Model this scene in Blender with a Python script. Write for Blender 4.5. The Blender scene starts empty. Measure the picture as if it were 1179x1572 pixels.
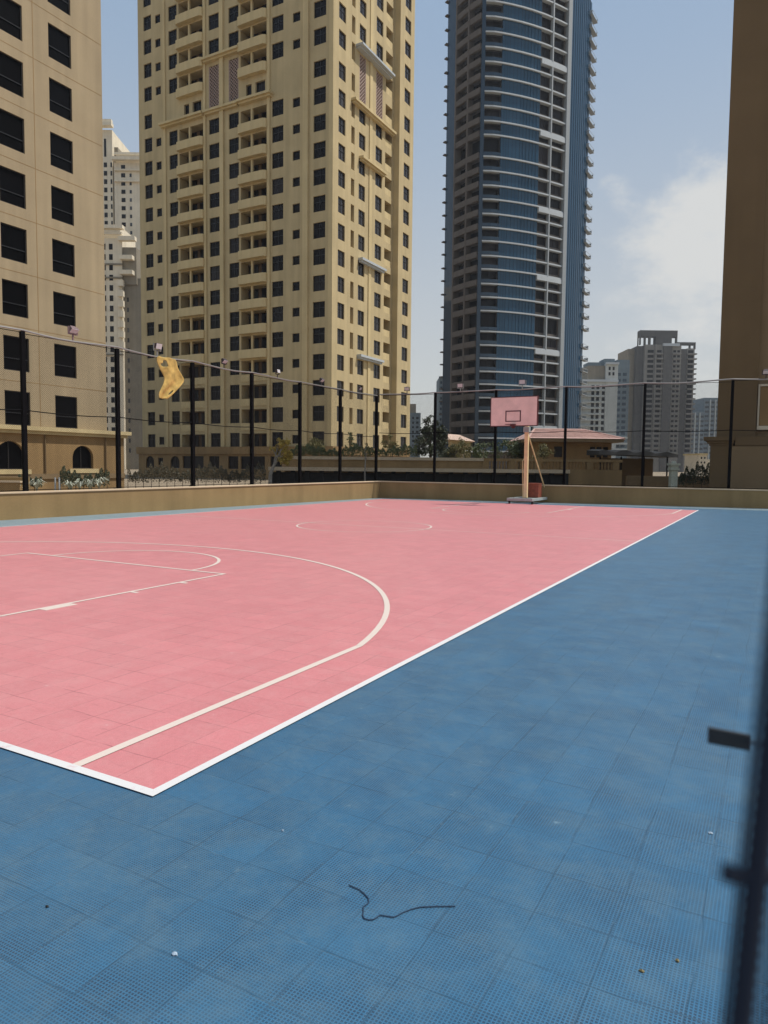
import bpy, math, random
from mathutils import Vector, Matrix
random.seed(7)
scene = bpy.context.scene
COL = scene.collection
PI = math.pi

# ---------------------------------------------------------------- camera
F, YAW, PITCH, ROLL = 1091.876, 0.5020926, 0.0645941, 0.0102247
CAM = Vector((2.63945, -2.461034, 1.617722))
PW, PH = 1179.0, 1572.0
FW = Vector((-math.sin(YAW)*math.cos(PITCH), math.cos(YAW)*math.cos(PITCH), -math.sin(PITCH)))
_r = Vector((math.cos(YAW), math.sin(YAW), 0)); _u = _r.cross(FW)
RT = _r*math.cos(ROLL) + _u*math.sin(ROLL)
UP = -_r*math.sin(ROLL) + _u*math.cos(ROLL)
cd = bpy.data.cameras.new('camera'); cam = bpy.data.objects.new('camera', cd); COL.objects.link(cam)
M = Matrix.Identity(4)
for i in range(3):
    M[i][0] = RT[i]; M[i][1] = UP[i]; M[i][2] = -FW[i]; M[i][3] = CAM[i]
cam.matrix_world = M
cd.sensor_fit = 'VERTICAL'; cd.sensor_height = 36.0; cd.lens = F/PH*36.0
cd.clip_start = 0.01; cd.clip_end = 6000
cd.dof.use_dof = True; cd.dof.focus_distance = 14.0; cd.dof.aperture_fstop = 16.0
scene.camera = cam

def at(px, py, D):
    return CAM + (FW + RT*((px-PW/2)/F) - UP*((py-PH/2)/F))*D

# ---------------------------------------------------------------- sky + sun
SUN_EL, SUN_AZ = math.radians(60), math.radians(62)     # azimuth clockwise from +Y
w = bpy.data.worlds.new("World"); scene.world = w; w.use_nodes = True
nt = w.node_tree; N = nt.nodes; Lk = nt.links
bg = N['Background']; bg.inputs[1].default_value = 0.12
sky = N.new('ShaderNodeTexSky'); sky.sky_type = 'NISHITA'; sky.sun_disc = False
sky.sun_elevation = SUN_EL; sky.sun_rotation = SUN_AZ
sky.air_density = 1.0; sky.dust_density = 2.0; sky.ozone_density = 1.0
tc = N.new('ShaderNodeTexCoord'); sx = N.new('ShaderNodeSeparateXYZ'); Lk.new(tc.outputs['Generated'], sx.inputs[0])
n1 = N.new('ShaderNodeTexNoise'); n1.inputs['Scale'].default_value = 11; n1.inputs['Detail'].default_value = 9; n1.inputs['Roughness'].default_value = .64
mp = N.new('ShaderNodeMapping'); mp.inputs['Scale'].default_value = (1, 1, 1.7); mp.inputs['Location'].default_value = (0.3, 0.1, 0.0)
Lk.new(tc.outputs['Generated'], mp.inputs[0]); Lk.new(mp.outputs[0], n1.inputs['Vector'])
def wdir(px, py): return (FW + RT*((px-PW/2)/F) - UP*((py-PH/2)/F)).normalized()
def blob(px, py, r0, r1, gain):
    d = N.new('ShaderNodeVectorMath'); d.operation = 'DISTANCE'
    Lk.new(tc.outputs['Generated'], d.inputs[0]); d.inputs[1].default_value = wdir(px, py)
    m = N.new('ShaderNodeMapRange'); m.interpolation_type = 'SMOOTHSTEP'; Lk.new(d.outputs['Value'], m.inputs[0])
    m.inputs[1].default_value = r0; m.inputs[2].default_value = r1; m.inputs[3].default_value = gain; m.inputs[4].default_value = 0
    return m.outputs[0]
def add(a, b, op='ADD'):
    m = N.new('ShaderNodeMath'); m.operation = op
    for k, v in ((0, a), (1, b)):
        if isinstance(v, (int, float)): m.inputs[k].default_value = v
        else: Lk.new(v, m.inputs[k])
    return m.outputs[0]
cover = add(add(blob(1085, 345, .02, .13, .42), blob(938, 292, 0, .045, .22)), add(blob(1040, 500, .0, .2, .24), blob(1500, 300, .05, .40, .26)))
dens = N.new('ShaderNodeMapRange'); dens.interpolation_type = 'SMOOTHSTEP'
Lk.new(add(n1.outputs['Fac'], cover), dens.inputs[0]); dens.inputs[1].default_value = .64; dens.inputs[2].default_value = 1.04
dens.inputs[3].default_value = 0; dens.inputs[4].default_value = .88
veil = N.new('ShaderNodeMix'); veil.data_type = 'RGBA'      # bright humid haze, whiter towards the horizon
vf = N.new('ShaderNodeMapRange'); vf.interpolation_type = 'SMOOTHSTEP'; Lk.new(sx.outputs[2], vf.inputs[0])
vf.inputs[1].default_value = 0.0; vf.inputs[2].default_value = .62; vf.inputs[3].default_value = 0; vf.inputs[4].default_value = 1
Lk.new(vf.outputs[0], veil.inputs['Factor']); veil.inputs[6].default_value = (5.45, 5.45, 5.15, 1); veil.inputs[7].default_value = (2.65, 3.7, 5.1, 1)
hz = N.new('ShaderNodeMix'); hz.data_type = 'RGBA'; hz.inputs['Factor'].default_value = .8
Lk.new(sky.outputs[0], hz.inputs[6]); Lk.new(veil.outputs[2], hz.inputs[7])
mx = N.new('ShaderNodeMix'); mx.data_type = 'RGBA'
Lk.new(dens.outputs[0], mx.inputs['Factor']); Lk.new(hz.outputs[2], mx.inputs[6]); mx.inputs[7].default_value = (6.0, 6.0, 5.85, 1)
Lk.new(mx.outputs[2], bg.inputs[0])
sd = bpy.data.lights.new('sun', 'SUN'); sd.energy = 4.0; sd.angle = math.radians(.53); sd.color = (1, .95, .87)
sun = bpy.data.objects.new('sun', sd); COL.objects.link(sun)
sdir = Vector((math.sin(SUN_AZ)*math.cos(SUN_EL), math.cos(SUN_AZ)*math.cos(SUN_EL), math.sin(SUN_EL)))
sun.rotation_euler = sdir.to_track_quat('Z', 'Y').to_euler()
sun.location = (20, 20, 200)
scene.view_settings.view_transform = 'Standard'; scene.view_settings.look = 'None'
scene.view_settings.exposure = 0.0; scene.view_settings.gamma = 1

# ---------------------------------------------------------------- materials
def newmat(name):
    m = bpy.data.materials.new(name); m.use_nodes = True
    return m, m.node_tree, m.node_tree.nodes['Principled BSDF']
def plaster(name, c, var=.12, rough=.9, streak=.10, scale=.35, bump=0.15):
    """painted render: blotches, faint vertical rain streaks, fine grain"""
    m, t, b = newmat(name); n = t.nodes; l = t.links
    tc = n.new('ShaderNodeTexCoord')
    a = n.new('ShaderNodeTexNoise'); a.inputs['Scale'].default_value = scale; a.inputs['Detail'].default_value = 5
    l.new(tc.outputs['Object'], a.inputs['Vector'])
    mp = n.new('ShaderNodeMapping'); mp.inputs['Scale'].default_value = (1.3, 1.3, .06); l.new(tc.outputs['Object'], mp.inputs[0])
    s = n.new('ShaderNodeTexNoise'); s.inputs['Scale'].default_value = 1.1; s.inputs['Detail'].default_value = 4; l.new(mp.outputs[0], s.inputs['Vector'])
    f = n.new('ShaderNodeTexNoise'); f.inputs['Scale'].default_value = 22; f.inputs['Detail'].default_value = 3; l.new(tc.outputs['Object'], f.inputs['Vector'])
    def mr(o, lo, hi):
        k = n.new('ShaderNodeMapRange'); l.new(o, k.inputs[0]); k.inputs[1].default_value = .3; k.inputs[2].default_value = .7
        k.inputs[3].default_value = lo; k.inputs[4].default_value = hi; return k.outputs[0]
    def mul(p, q):
        k = n.new('ShaderNodeMath'); k.operation = 'MULTIPLY'; l.new(p, k.inputs[0]); l.new(q, k.inputs[1]); return k.outputs[0]
    v = mul(mul(mr(a.outputs['Fac'], 1-var, 1+var), mr(s.outputs['Fac'], 1-streak, 1+streak*.5)), mr(f.outputs['Fac'], .96, 1.04))
    vm = n.new('ShaderNodeVectorMath'); vm.operation = 'SCALE'; vm.inputs[0].default_value = c; l.new(v, vm.inputs['Scale'])
    l.new(vm.outputs[0], b.inputs['Base Color']); b.inputs['Roughness'].default_value = rough
    b.inputs['Specular IOR Level'].default_value = .25
    bp = n.new('ShaderNodeBump'); bp.inputs['Strength'].default_value = bump; bp.inputs['Distance'].default_value = .02
    l.new(f.outputs['Fac'], bp.inputs['Height']); l.new(bp.outputs[0], b.inputs['Normal'])
    return m
def plain(name, c, rough=.5, metal=0, var=.08, scale=6):
    m, t, b = newmat(name); n = t.nodes; l = t.links
    tc = n.new('ShaderNodeTexCoord'); a = n.new('ShaderNodeTexNoise'); a.inputs['Scale'].default_value = scale; a.inputs['Detail'].default_value = 4
    l.new(tc.outputs['Object'], a.inputs['Vector'])
    k = n.new('ShaderNodeMapRange'); l.new(a.outputs['Fac'], k.inputs[0]); k.inputs[1].default_value = .3; k.inputs[2].default_value = .7
    k.inputs[3].default_value = 1-var; k.inputs[4].default_value = 1+var
    vm = n.new('ShaderNodeVectorMath'); vm.operation = 'SCALE'; vm.inputs[0].default_value = c; l.new(k.outputs[0], vm.inputs['Scale'])
    l.new(vm.outputs[0], b.inputs['Base Color']); b.inputs['Roughness'].default_value = rough; b.inputs['Metallic'].default_value = metal
    return m
def glass(name, c, rough=.06, tint2=None, spec=.5):
    """dark window glass; each pane varies a little (blinds, curtains behind it)"""
    m, t, b = newmat(name); n = t.nodes; l = t.links
    oi = n.new('ShaderNodeObjectInfo'); r = n.new('ShaderNodeValToRGB')
    c2 = tint2 or tuple(min(1, x*2.6+.012) for x in c)
    e = r.color_ramp.elements; e[0].position = .0; e[0].color = (*c, 1); e[1].position = 1; e[1].color = (*c2, 1)
    k = r.color_ramp.elements.new(.62); k.color = (*[x*1.15 for x in c], 1)
    l.new(oi.outputs['Random'], r.inputs[0]); l.new(r.outputs[0], b.inputs['Base Color'])
    tc = n.new('ShaderNodeTexCoord'); a = n.new('ShaderNodeTexNoise'); a.inputs['Scale'].default_value = .7
    l.new(tc.outputs['Object'], a.inputs['Vector'])
    bp = n.new('ShaderNodeBump'); bp.inputs['Strength'].default_value = .04; bp.inputs['Distance'].default_value = .1
    l.new(a.outputs['Fac'], bp.inputs['Height']); l.new(bp.outputs[0], b.inputs['Normal'])
    b.inputs['Roughness'].default_value = rough; b.inputs['Specular IOR Level'].default_value = spec
    return m
def leafmat(name, c, c2):
    m, t, b = newmat(name); n = t.nodes; l = t.links
    g = n.new('ShaderNodeNewGeometry'); r = n.new('ShaderNodeValToRGB')
    r.color_ramp.elements[0].color = (*c, 1); r.color_ramp.elements[1].color = (*c2, 1)
    l.new(g.outputs['Random Per Island'], r.inputs[0]); l.new(r.outputs[0], b.inputs['Base Color'])
    b.inputs['Roughness'].default_value = .6
    return m
def tiles(name, c, dust, hole, dustamt):
    """interlocking sport tiles: perforated grid, seams, tile-to-tile tone, dust blotches, scuffs"""
    m, t, b = newmat(name); n = t.nodes; l = t.links
    tc = n.new('ShaderNodeTexCoord'); P = tc.outputs['Object']
    def math_(op, a, b2=None, c3=None):
        k = n.new('ShaderNodeMath'); k.operation = op
        for i, v in enumerate((a, b2, c3)):
            if v is None: continue
            if isinstance(v, (int, float)): k.inputs[i].default_value = v
            else: l.new(v, k.inputs[i])
        return k.outputs[0]
    def mr(o, a, b2, lo, hi, smooth=False):
        k = n.new('ShaderNodeMapRange'); l.new(o, k.inputs[0])
        if smooth: k.interpolation_type = 'SMOOTHSTEP'
        for i, v in enumerate((a, b2, lo, hi)): k.inputs[i+1].default_value = v
        return k.outputs[0]
    def noise(sc, det=4, rough=.55, vec=P):
        k = n.new('ShaderNodeTexNoise'); k.inputs['Scale'].default_value = sc; k.inputs['Detail'].default_value = det; k.inputs['Roughness'].default_value = rough
        l.new(vec, k.inputs['Vector']); return k.outputs['Fac']
    sp = n.new('ShaderNodeSeparateXYZ'); l.new(P, sp.inputs[0]); X, Y = sp.outputs[0], sp.outputs[1]
    T = .275
    tx = math_('DIVIDE', math_('ADD', X, mr(noise(1.3, 3), .3, .7, -.012, .012)), T); ty = math_('DIVIDE', math_('ADD', Y, mr(noise(1.9, 3), .3, .7, -.012, .012)), T)
    cb = n.new('ShaderNodeCombineXYZ'); l.new(math_('FLOOR', tx), cb.inputs[0]); l.new(math_('FLOOR', ty), cb.inputs[1])
    wn = n.new('ShaderNodeTexWhiteNoise'); wn.noise_dimensions = '2D'; l.new(cb.outputs[0], wn.inputs[0])
    tilev = math_('MULTIPLY', mr(wn.outputs['Value'], 0, 1, .94, 1.06), mr(noise(38, 4, .7), .3, .7, .90, 1.10))
    ex = math_('ABSOLUTE', math_('SUBTRACT', math_('FRACT', tx), .5)); ey = math_('ABSOLUTE', math_('SUBTRACT', math_('FRACT', ty), .5))
    edge = math_('MAXIMUM', ex, ey)
    seam = math_('MULTIPLY', mr(edge, .480, .495, 0, 1, True), mr(noise(2.6, 7, .8), .41, .60, .06, .85))
    q = .0125
    gx = math_('ABSOLUTE', math_('SUBTRACT', math_('FRACT', math_('DIVIDE', X, q)), .5)); gy = math_('ABSOLUTE', math_('SUBTRACT', math_('FRACT', math_('DIVIDE', Y, q)), .5))
    holes = mr(math_('MAXIMUM', gx, gy), .27, .36, 1, 0, True)
    holes = math_('MULTIPLY', holes, mr(noise(2.4, 5), .35, .65, .35, 1.0))
    big = mr(noise(.45, 8, .68), .36, .70, 0, 1, True); mid = mr(noise(4.5, 9, .75), .42, .66, 0, 1, True)
    d = math_('MULTIPLY', math_('ADD', math_('MULTIPLY', big, .55), math_('MULTIPLY', mid, .85)), dustamt)
    spot = math_('MAXIMUM', mr(noise(9, 2), .735, .80, 0, .55, True), mr(noise(5.5, 7, .8), .64, .80, 0, .5, True))
    # short scuffs running along the tiles
    mp = n.new('ShaderNodeMapping'); mp.inputs['Scale'].default_value = (1.0, 7.0, 1); mp.inputs['Rotation'].default_value = (0, 0, .5); l.new(P, mp.inputs[0])
    scf = mr(noise(3.0, 6, .7, mp.outputs[0]), .56, .72, 0, .42, True)
    col = n.new('ShaderNodeVectorMath'); col.operation = 'SCALE'; col.inputs[0].default_value = c; l.new(tilev, col.inputs['Scale'])
    def mixc(f, a, bcol):
        k = n.new('ShaderNodeMix'); k.data_type = 'RGBA'; l.new(f, k.inputs['Factor']); l.new(a, k.inputs[6]); k.inputs[7].default_value = (*bcol, 1); return k.outputs[2]
    o = mixc(math_('MULTIPLY', holes, .88), col.outputs[0], hole)
    o = mixc(d, o, dust)
    o = mixc(scf, o, tuple(x*.62 for x in c))
    o = mixc(spot, o, tuple(min(.7, x*1.6+.03) for x in dust))
    o = mixc(seam, o, tuple(x*.5 for x in c))
    # dusty light edges on some tiles, and worn dark smears
    lite = math_('MULTIPLY', mr(edge, .470, .486, 0, 1, True), mr(noise(2.1, 5, .7, mp.outputs[0]), .60, .72, 0, .55))
    o = mixc(lite, o, tuple(min(.8, x*1.35+.02) for x in dust))
    smear = mr(noise(2.2, 10, .8), .56, .76, 0, .45, True); o = mixc(smear, o, tuple(x*.55 for x in c))
    l.new(o, b.inputs['Base Color']); b.inputs['Roughness'].default_value = .45; b.inputs['Specular IOR Level'].default_value = .5
    b.inputs['Sheen Weight'].default_value = .13; b.inputs['Sheen Roughness'].default_value = .55; b.inputs['Sheen Tint'].default_value = (.95, .95, .9, 1)
    bp = n.new('ShaderNodeBump'); bp.inputs['Strength'].default_value = .35; bp.inputs['Distance'].default_value = .004
    hgt = math_('SUBTRACT', math_('MULTIPLY', holes, -1), math_('MULTIPLY', seam, 1.5)); l.new(hgt, bp.inputs['Height']); l.new(bp.outputs[0], b.inputs['Normal'])
    return m

MT = {}
MT['blue'] = tiles('blue_sport_tile', (.021, .124, .240), (.092, .165, .215), (.002, .014, .042), .36)
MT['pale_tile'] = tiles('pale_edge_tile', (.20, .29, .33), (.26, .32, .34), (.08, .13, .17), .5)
MT['pink'] = tiles('pink_sport_tile', (.62, .205, .218), (.64, .285, .285), (.50, .14, .152), .38)
def paint(name, c, wear):
    m, t, b = newmat(name); n = t.nodes; l = t.links
    tc = n.new('ShaderNodeTexCoord'); a = n.new('ShaderNodeTexNoise'); a.inputs['Scale'].default_value = 14; a.inputs['Detail'].default_value = 6; a.inputs['Roughness'].default_value = .7
    l.new(tc.outputs['Object'], a.inputs['Vector'])
    r = n.new('ShaderNodeValToRGB'); r.color_ramp.elements[0].position = .30; r.color_ramp.elements[0].color = (*wear, 1); r.color_ramp.elements[1].position = .42; r.color_ramp.elements[1].color = (*c, 1)
    l.new(a.outputs['Fac'], r.inputs[0]); l.new(r.outputs[0], b.inputs['Base Color']); b.inputs['Roughness'].default_value = .6
    return m
MT['line'] = paint('white_line_paint', (.66, .65, .64), (.62, .50, .50))
MT['cream_line'] = paint('cream_line_paint', (.66, .56, .49), (.66, .42, .40))
MT['court_wall'] = plaster('court_wall_plaster', (.30, .205, .095), .10, streak=.16, scale=.8)
MT['coping'] = plaster('coping_plaster', (.55, .43, .29), .10, streak=.02)
MT['beige'] = plaster('tower_plaster', (.495, .395, .222), .08, streak=.12)
MT['beige_trim'] = plaster('tower_trim_plaster', (.57, .455, .25), .07)
MT['tan'] = plaster('tan_plaster', (.37, .29, .182), .07, streak=.13)
MT['podium'] = plaster('podium_plaster', (.30, .195, .09), .12, streak=.14)
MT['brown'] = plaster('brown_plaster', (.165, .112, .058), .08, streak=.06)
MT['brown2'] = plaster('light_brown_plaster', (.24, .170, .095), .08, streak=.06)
MT['cream'] = plaster('cream_plaster', (.70, .62, .48), .08)
MT['cream_grey'] = plaster('grey_and_shade_plaster', (.24, .21, .16), .1)  # plain grey elsewhere; on the slim cream tower's wings it paints shade
MT['concrete'] = plaster('grey_concrete', (.235, .222, .20), .12)
MT['concrete_dark'] = plaster('dark_concrete', (.11, .105, .098), .12)
MT['white_block'] = plaster('white_grey_plaster', (.46, .48, .46), .08)
MT['bluegrey'] = plaster('bluegrey_cladding', (.15, .19, .215), .10)
MT['terra'] = plaster('terrace_paving', (.30, .235, .16), .15, streak=0)
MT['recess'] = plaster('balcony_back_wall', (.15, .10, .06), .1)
MT['lattice'] = plaster('lattice_plaster', (.40, .30, .26), .05)
MT['band'] = plain('light_grey_band', (.43, .46, .48), .5)
MT['pier'] = plain('grey_pier', (.31, .335, .35), .6)
MT['shade_panel'] = plaster('taupe_panel', (.115, .098, .085), .1)
MT['glass'] = glass('window_glass', (.007, .0052, .005), .16, (.030, .026, .026), .12)
MT['glass_sun_tone'] = glass('sunlit_tone_glass', (.030, .026, .026), .14, (.11, .10, .095), .3)  # lighter copy of the glass: sunlit face's reflection put into the colour
MT['glass_black'] = glass('dark_window_glass', (.002, .002, .0025), .3, (.003, .003, .004), .12)
MT['glass_grey'] = glass('grey_window_glass', (.02, .022, .026), .08, (.11, .11, .115))
MT['bglass'] = glass('blue_curtain_glass', (.013, .052, .098), .07, (.022, .070, .125), .34)
MT['bglass_deep'] = glass('deep_blue_glass', (.014, .034, .060), .06, (.020, .044, .07), .5)
MT['bglass_side'] = glass('navy_side_glass', (.011, .042, .082), .25, (.013, .046, .088), .10)
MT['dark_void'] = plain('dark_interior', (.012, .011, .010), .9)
MT['frame'] = plain('dark_window_frame', (.018, .016, .015), .45)
MT['rail'] = plain('window_rail', (.022, .023, .026), .35)
MT['black'] = plain('black_paint', (.006, .006, .007), .6)
MT['netcord'] = plain('navy_net_cord', (.008, .012, .026), .8)
MT['tag'] = plain('grey_tag', (.028, .034, .042), .7)
MT['cord'] = plain('navy_cord', (.016, .040, .080), .8)
MT['netting'] = plain('black_netting', (.010, .010, .011), .8)
for k_ in ('netting', 'black'): MT[k_].node_tree.nodes['Principled BSDF'].inputs['Specular IOR Level'].default_value = .05
MT['galv'] = plain('galvanised_tube', (.30, .29, .27), .4, .5)
MT['door'] = plain('brown_door', (.045, .026, .015), .5)
MT['pinkboard'] = plain('pink_backboard', (.90, .62, .55), .5, var=.10, scale=3)
MT['maroon'] = plain('maroon_frame', (.10, .018, .020), .5)
MT['dkred'] = plain('dark_line_red', (.10, .035, .045), .6)
MT['peach'] = plain('peach_post_paint', (.80, .60, .33), .45, var=.1, scale=4)
MT['peach2'] = plain('yellow_brace_paint', (.66, .50, .25), .5, var=.15)
MT['redbox'] = plain('red_weight_paint', (.22, .055, .03), .6, var=.25, scale=7)
MT['greybase'] = plain('grey_base_paint', (.34, .37, .36), .5, var=.15)
MT['rubber'] = plain('black_rubber', (.012, .012, .012), .7)
MT['roof_tile'] = plaster('pink_roof_tile', (.60, .40, .35), .12)
MT['roof_pale'] = plaster('pale_roof', (.62, .45, .36), .1)
MT['white'] = plain('white_paint', (.72, .72, .68), .5)
MT['yellow'] = plain('yellow_cloth', (.50, .345, .10), .95, var=.35, scale=5)
MT['awning'] = plain('dark_awning_and_shade', (.012, .013, .014), .8)  # awning cover; also paints the shade under the terrace ledge
MT['bark'] = plain('grey_bark', (.30, .27, .23), .9, var=.25)
MT['bark_dark'] = plain('brown_bark', (.10, .07, .045), .9, var=.25)
MT['leaf_dark'] = leafmat('dark_leaf', (.018, .030, .012), (.075, .085, .035))
MT['leaf_green'] = leafmat('green_leaf', (.035, .060, .018), (.12, .14, .045))
MT['leaf_yellow'] = leafmat('yellow_leaf', (.34, .24, .03), (.62, .46, .10))
MT['leaf_olive'] = leafmat('olive_leaf', (.09, .085, .02), (.22, .19, .06))
MT['leaf_olive2'] = leafmat('muted_leaf', (.035, .035, .018), (.13, .105, .055))
MT['leaf_pale'] = leafmat('pale_strap_leaf', (.20, .24, .16), (.62, .62, .52))
MT['lampglass'] = plain('lamp_glass', (.60, .58, .58), .15)
MT['lamphouse'] = plain('lamp_housing', (.20, .13, .13), .5)
MT['lampdark'] = plain('dark_lamp_housing', (.04, .025, .028), .5)
MT['deadleaf'] = plain('dry_leaf', (.20, .16, .07), .8)
MT['scrap'] = plain('dusty_scrap', (.34, .42, .50), .8)
MT['stone_cap'] = plaster('pale_stone', (.42, .44, .36), .1)

# ---------------------------------------------------------------- mesh helpers
class MB:
    def __init__(s): s.v = []; s.f = []; s.m = []
    def quad(s, a, b, c, d, m=0):
        i = len(s.v); s.v += [tuple(a), tuple(b), tuple(c), tuple(d)]; s.f.append((i, i+1, i+2, i+3)); s.m.append(m)
    def tri(s, a, b, c, m=0):
        i = len(s.v); s.v += [tuple(a), tuple(b), tuple(c)]; s.f.append((i, i+1, i+2)); s.m.append(m)
    def poly(s, pts, m=0):
        i = len(s.v); s.v += [tuple(p) for p in pts]; s.f.append(tuple(range(i, i+len(pts)))); s.m.append(m)
    def hexa(s, p, m=0):      # p: 8 points, bottom ring 0-3, top ring 4-7
        i = len(s.v); s.v += [tuple(q) for q in p]
        for f in ((3, 2, 1, 0), (4, 5, 6, 7), (0, 1, 5, 4), (1, 2, 6, 5), (2, 3, 7, 6), (3, 0, 4, 7)):
            s.f.append(tuple(i+k for k in f)); s.m.append(m)
    def box(s, x0, x1, y0, y1, z0, z1, m=0):
        s.hexa([(x0, y0, z0), (x1, y0, z0), (x1, y1, z0), (x0, y1, z0), (x0, y0, z1), (x1, y0, z1), (x1, y1, z1), (x0, y1, z1)], m)
    def obox(s, o, u, n, a0, a1, b0, b1, z0, z1, m=0):   # box in a facade frame: u along, n outward
        def P(a, b, z): return (o[0]+u[0]*a+n[0]*b, o[1]+u[1]*a+n[1]*b, z)
        s.hexa([P(a0, b1, z0), P(a1, b1, z0), P(a1, b0, z0), P(a0, b0, z0), P(a0, b1, z1), P(a1, b1, z1), P(a1, b0, z1), P(a0, b0, z1)], m)
    def prism(s, pts, z0, z1, m=0, caps=True):
        k = len(pts)
        for i in range(k):
            a, b = pts[i], pts[(i+1) % k]
            s.quad((a[0], a[1], z0), (b[0], b[1], z0), (b[0], b[1], z1), (a[0], a[1], z1), m)
        if caps:
            s.poly([(p[0], p[1], z1) for p in pts], m); s.poly([(p[0], p[1], z0) for p in reversed(pts)], m)
    def tube(s, p, q, r0, r1=None, k=6, m=0, caps=True):
        r1 = r0 if r1 is None else r1
        p = Vector(p); q = Vector(q); d = (q-p)
        if d.length < 1e-6: return
        d.normalize(); a = d.orthogonal().normalized(); b = d.cross(a); i = len(s.v)
        for c, r in ((p, r0), (q, r1)):
            for j in range(k):
                t = 2*PI*j/k; s.v.append(tuple(c + (a*math.cos(t)+b*math.sin(t))*r))
        for j in range(k):
            s.f.append((i+j, i+(j+1) % k, i+k+(j+1) % k, i+k+j)); s.m.append(m)
        if caps:
            s.f.append(tuple(i+k-1-j for j in range(k))); s.m.append(m)
            s.f.append(tuple(i+k+j for j in range(k))); s.m.append(m)
    def path(s, pts, r, k=6, m=0):
        for a, b in zip(pts, pts[1:]): s.tube(a, b, r, r, k, m)
    def mesh(s, name, mats):
        me = bpy.data.meshes.new(name); me.from_pydata(s.v, [], s.f); 
        for mm in (mats if isinstance(mats, (list, tuple)) else [mats]): me.materials.append(mm)
        me.polygons.foreach_set('material_index', s.m); me.update(); return me
    def build(s, name, mats, parent=None, bevel=0, smooth=False):
        me = s.mesh(name, mats)
        if smooth: me.polygons.foreach_set('use_smooth', [True]*len(me.polygons))
        o = bpy.data.objects.new(name, me); COL.objects.link(o)
        if parent: o.parent = parent
        if bevel:
            b = o.modifiers.new('bevel', 'BEVEL'); b.width = bevel; b.segments = 2; b.limit_method = 'ANGLE'
        return o
def inst(name, me, parent=None, loc=(0, 0, 0), rz=0):
    o = bpy.data.objects.new(name, me); COL.objects.link(o); o.location = loc; o.rotation_euler = (0, 0, rz)
    if parent: o.parent = parent
    return o
def thing(name, label, cat, group=None, loc=(0, 0, 0)):
    o = bpy.data.objects.new(name, None); COL.objects.link(o); o.location = loc; o.empty_display_size = .3
    tag(o, label, cat, group); return o
def tag(o, label, cat, group=None):
    o['label'] = label; o['category'] = cat
    if group: o['group'] = group
    return o
def struct(o): o['kind'] = 'structure'; return o
def dup(root, label, loc=None):
    r = root.copy(); COL.objects.link(r); r['label'] = label
    if loc is not None: r.location = loc
    for ch in list(root.children):
        c = ch.copy(); COL.objects.link(c); c.parent = r
        for g in list(ch.children):
            d = g.copy(); COL.objects.link(d); d.parent = c
    return r

def facade(mb, o, u, n, u0, u1, z0, z1, holes, m=0, mr=None):
    """wall panel in the vertical plane through o along u (outward normal n) with recessed openings (a0,a1,z0,z1,depth)"""
    mr = m if mr is None else mr
    us = sorted({round(x, 4) for x in [u0, u1] + [h[i] for h in holes for i in (0, 1)] if u0 <= x <= u1})
    zs = sorted({round(x, 4) for x in [z0, z1] + [h[i] for h in holes for i in (2, 3)] if z0 <= x <= z1})
    def P(a, b, z): return (o[0]+u[0]*a+n[0]*b, o[1]+u[1]*a+n[1]*b, z)
    for i in range(len(us)-1):
        a0, a1 = us[i], us[i+1]; ca = (a0+a1)/2
        hs = [h for h in holes if h[0] < ca < h[1]]
        run = None
        for j in range(len(zs)-1):
            cz = (zs[j]+zs[j+1])/2
            if any(h[2] < cz < h[3] for h in hs):
                if run is not None: mb.quad(P(a0, 0, run), P(a1, 0, run), P(a1, 0, zs[j]), P(a0, 0, zs[j]), m); run = None
            elif run is None: run = zs[j]
        if run is not None: mb.quad(P(a0, 0, run), P(a1, 0, run), P(a1, 0, z1), P(a0, 0, z1), m)
    for (a0, a1, b0, b1, d) in holes:
        mb.quad(P(a0, 0, b0), P(a1, 0, b0), P(a1, -d, b0), P(a0, -d, b0), mr)
        mb.quad(P(a0, -d, b1), P(a1, -d, b1), P(a1, 0, b1), P(a0, 0, b1), mr)
        mb.quad(P(a0, -d, b0), P(a0, -d, b1), P(a0, 0, b1), P(a0, 0, b0), mr)
        mb.quad(P(a1, 0, b0), P(a1, 0, b1), P(a1, -d, b1), P(a1, -d, b0), mr)

def frame_mesh(wd, h, bars_v, bars_h, t=.06, th=.05):
    """window frame centred at the origin, in the local XZ plane, facing -Y"""
    mb = MB(); a = wd/2; b = h/2
    mb.box(-a, a, -th, 0, b-t, b); mb.box(-a, a, -th, 0, -b, -b+t)
    mb.box(-a, -a+t, -th, 0, -b+t, b-t); mb.box(a-t, a, -th, 0, -b+t, b-t)
    for x in bars_v: mb.box(x-t/2, x+t/2, -th*.9, -.002, -b+t, b-t)
    for z in bars_h: mb.box(-a+t, a-t, -th*.8, -.004, z-t/2, z+t/2)
    return mb
def pane_mesh(wd, h):
    mb = MB(); mb.box(-wd/2, wd/2, .012, .03, -h/2, h/2); return mb

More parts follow.
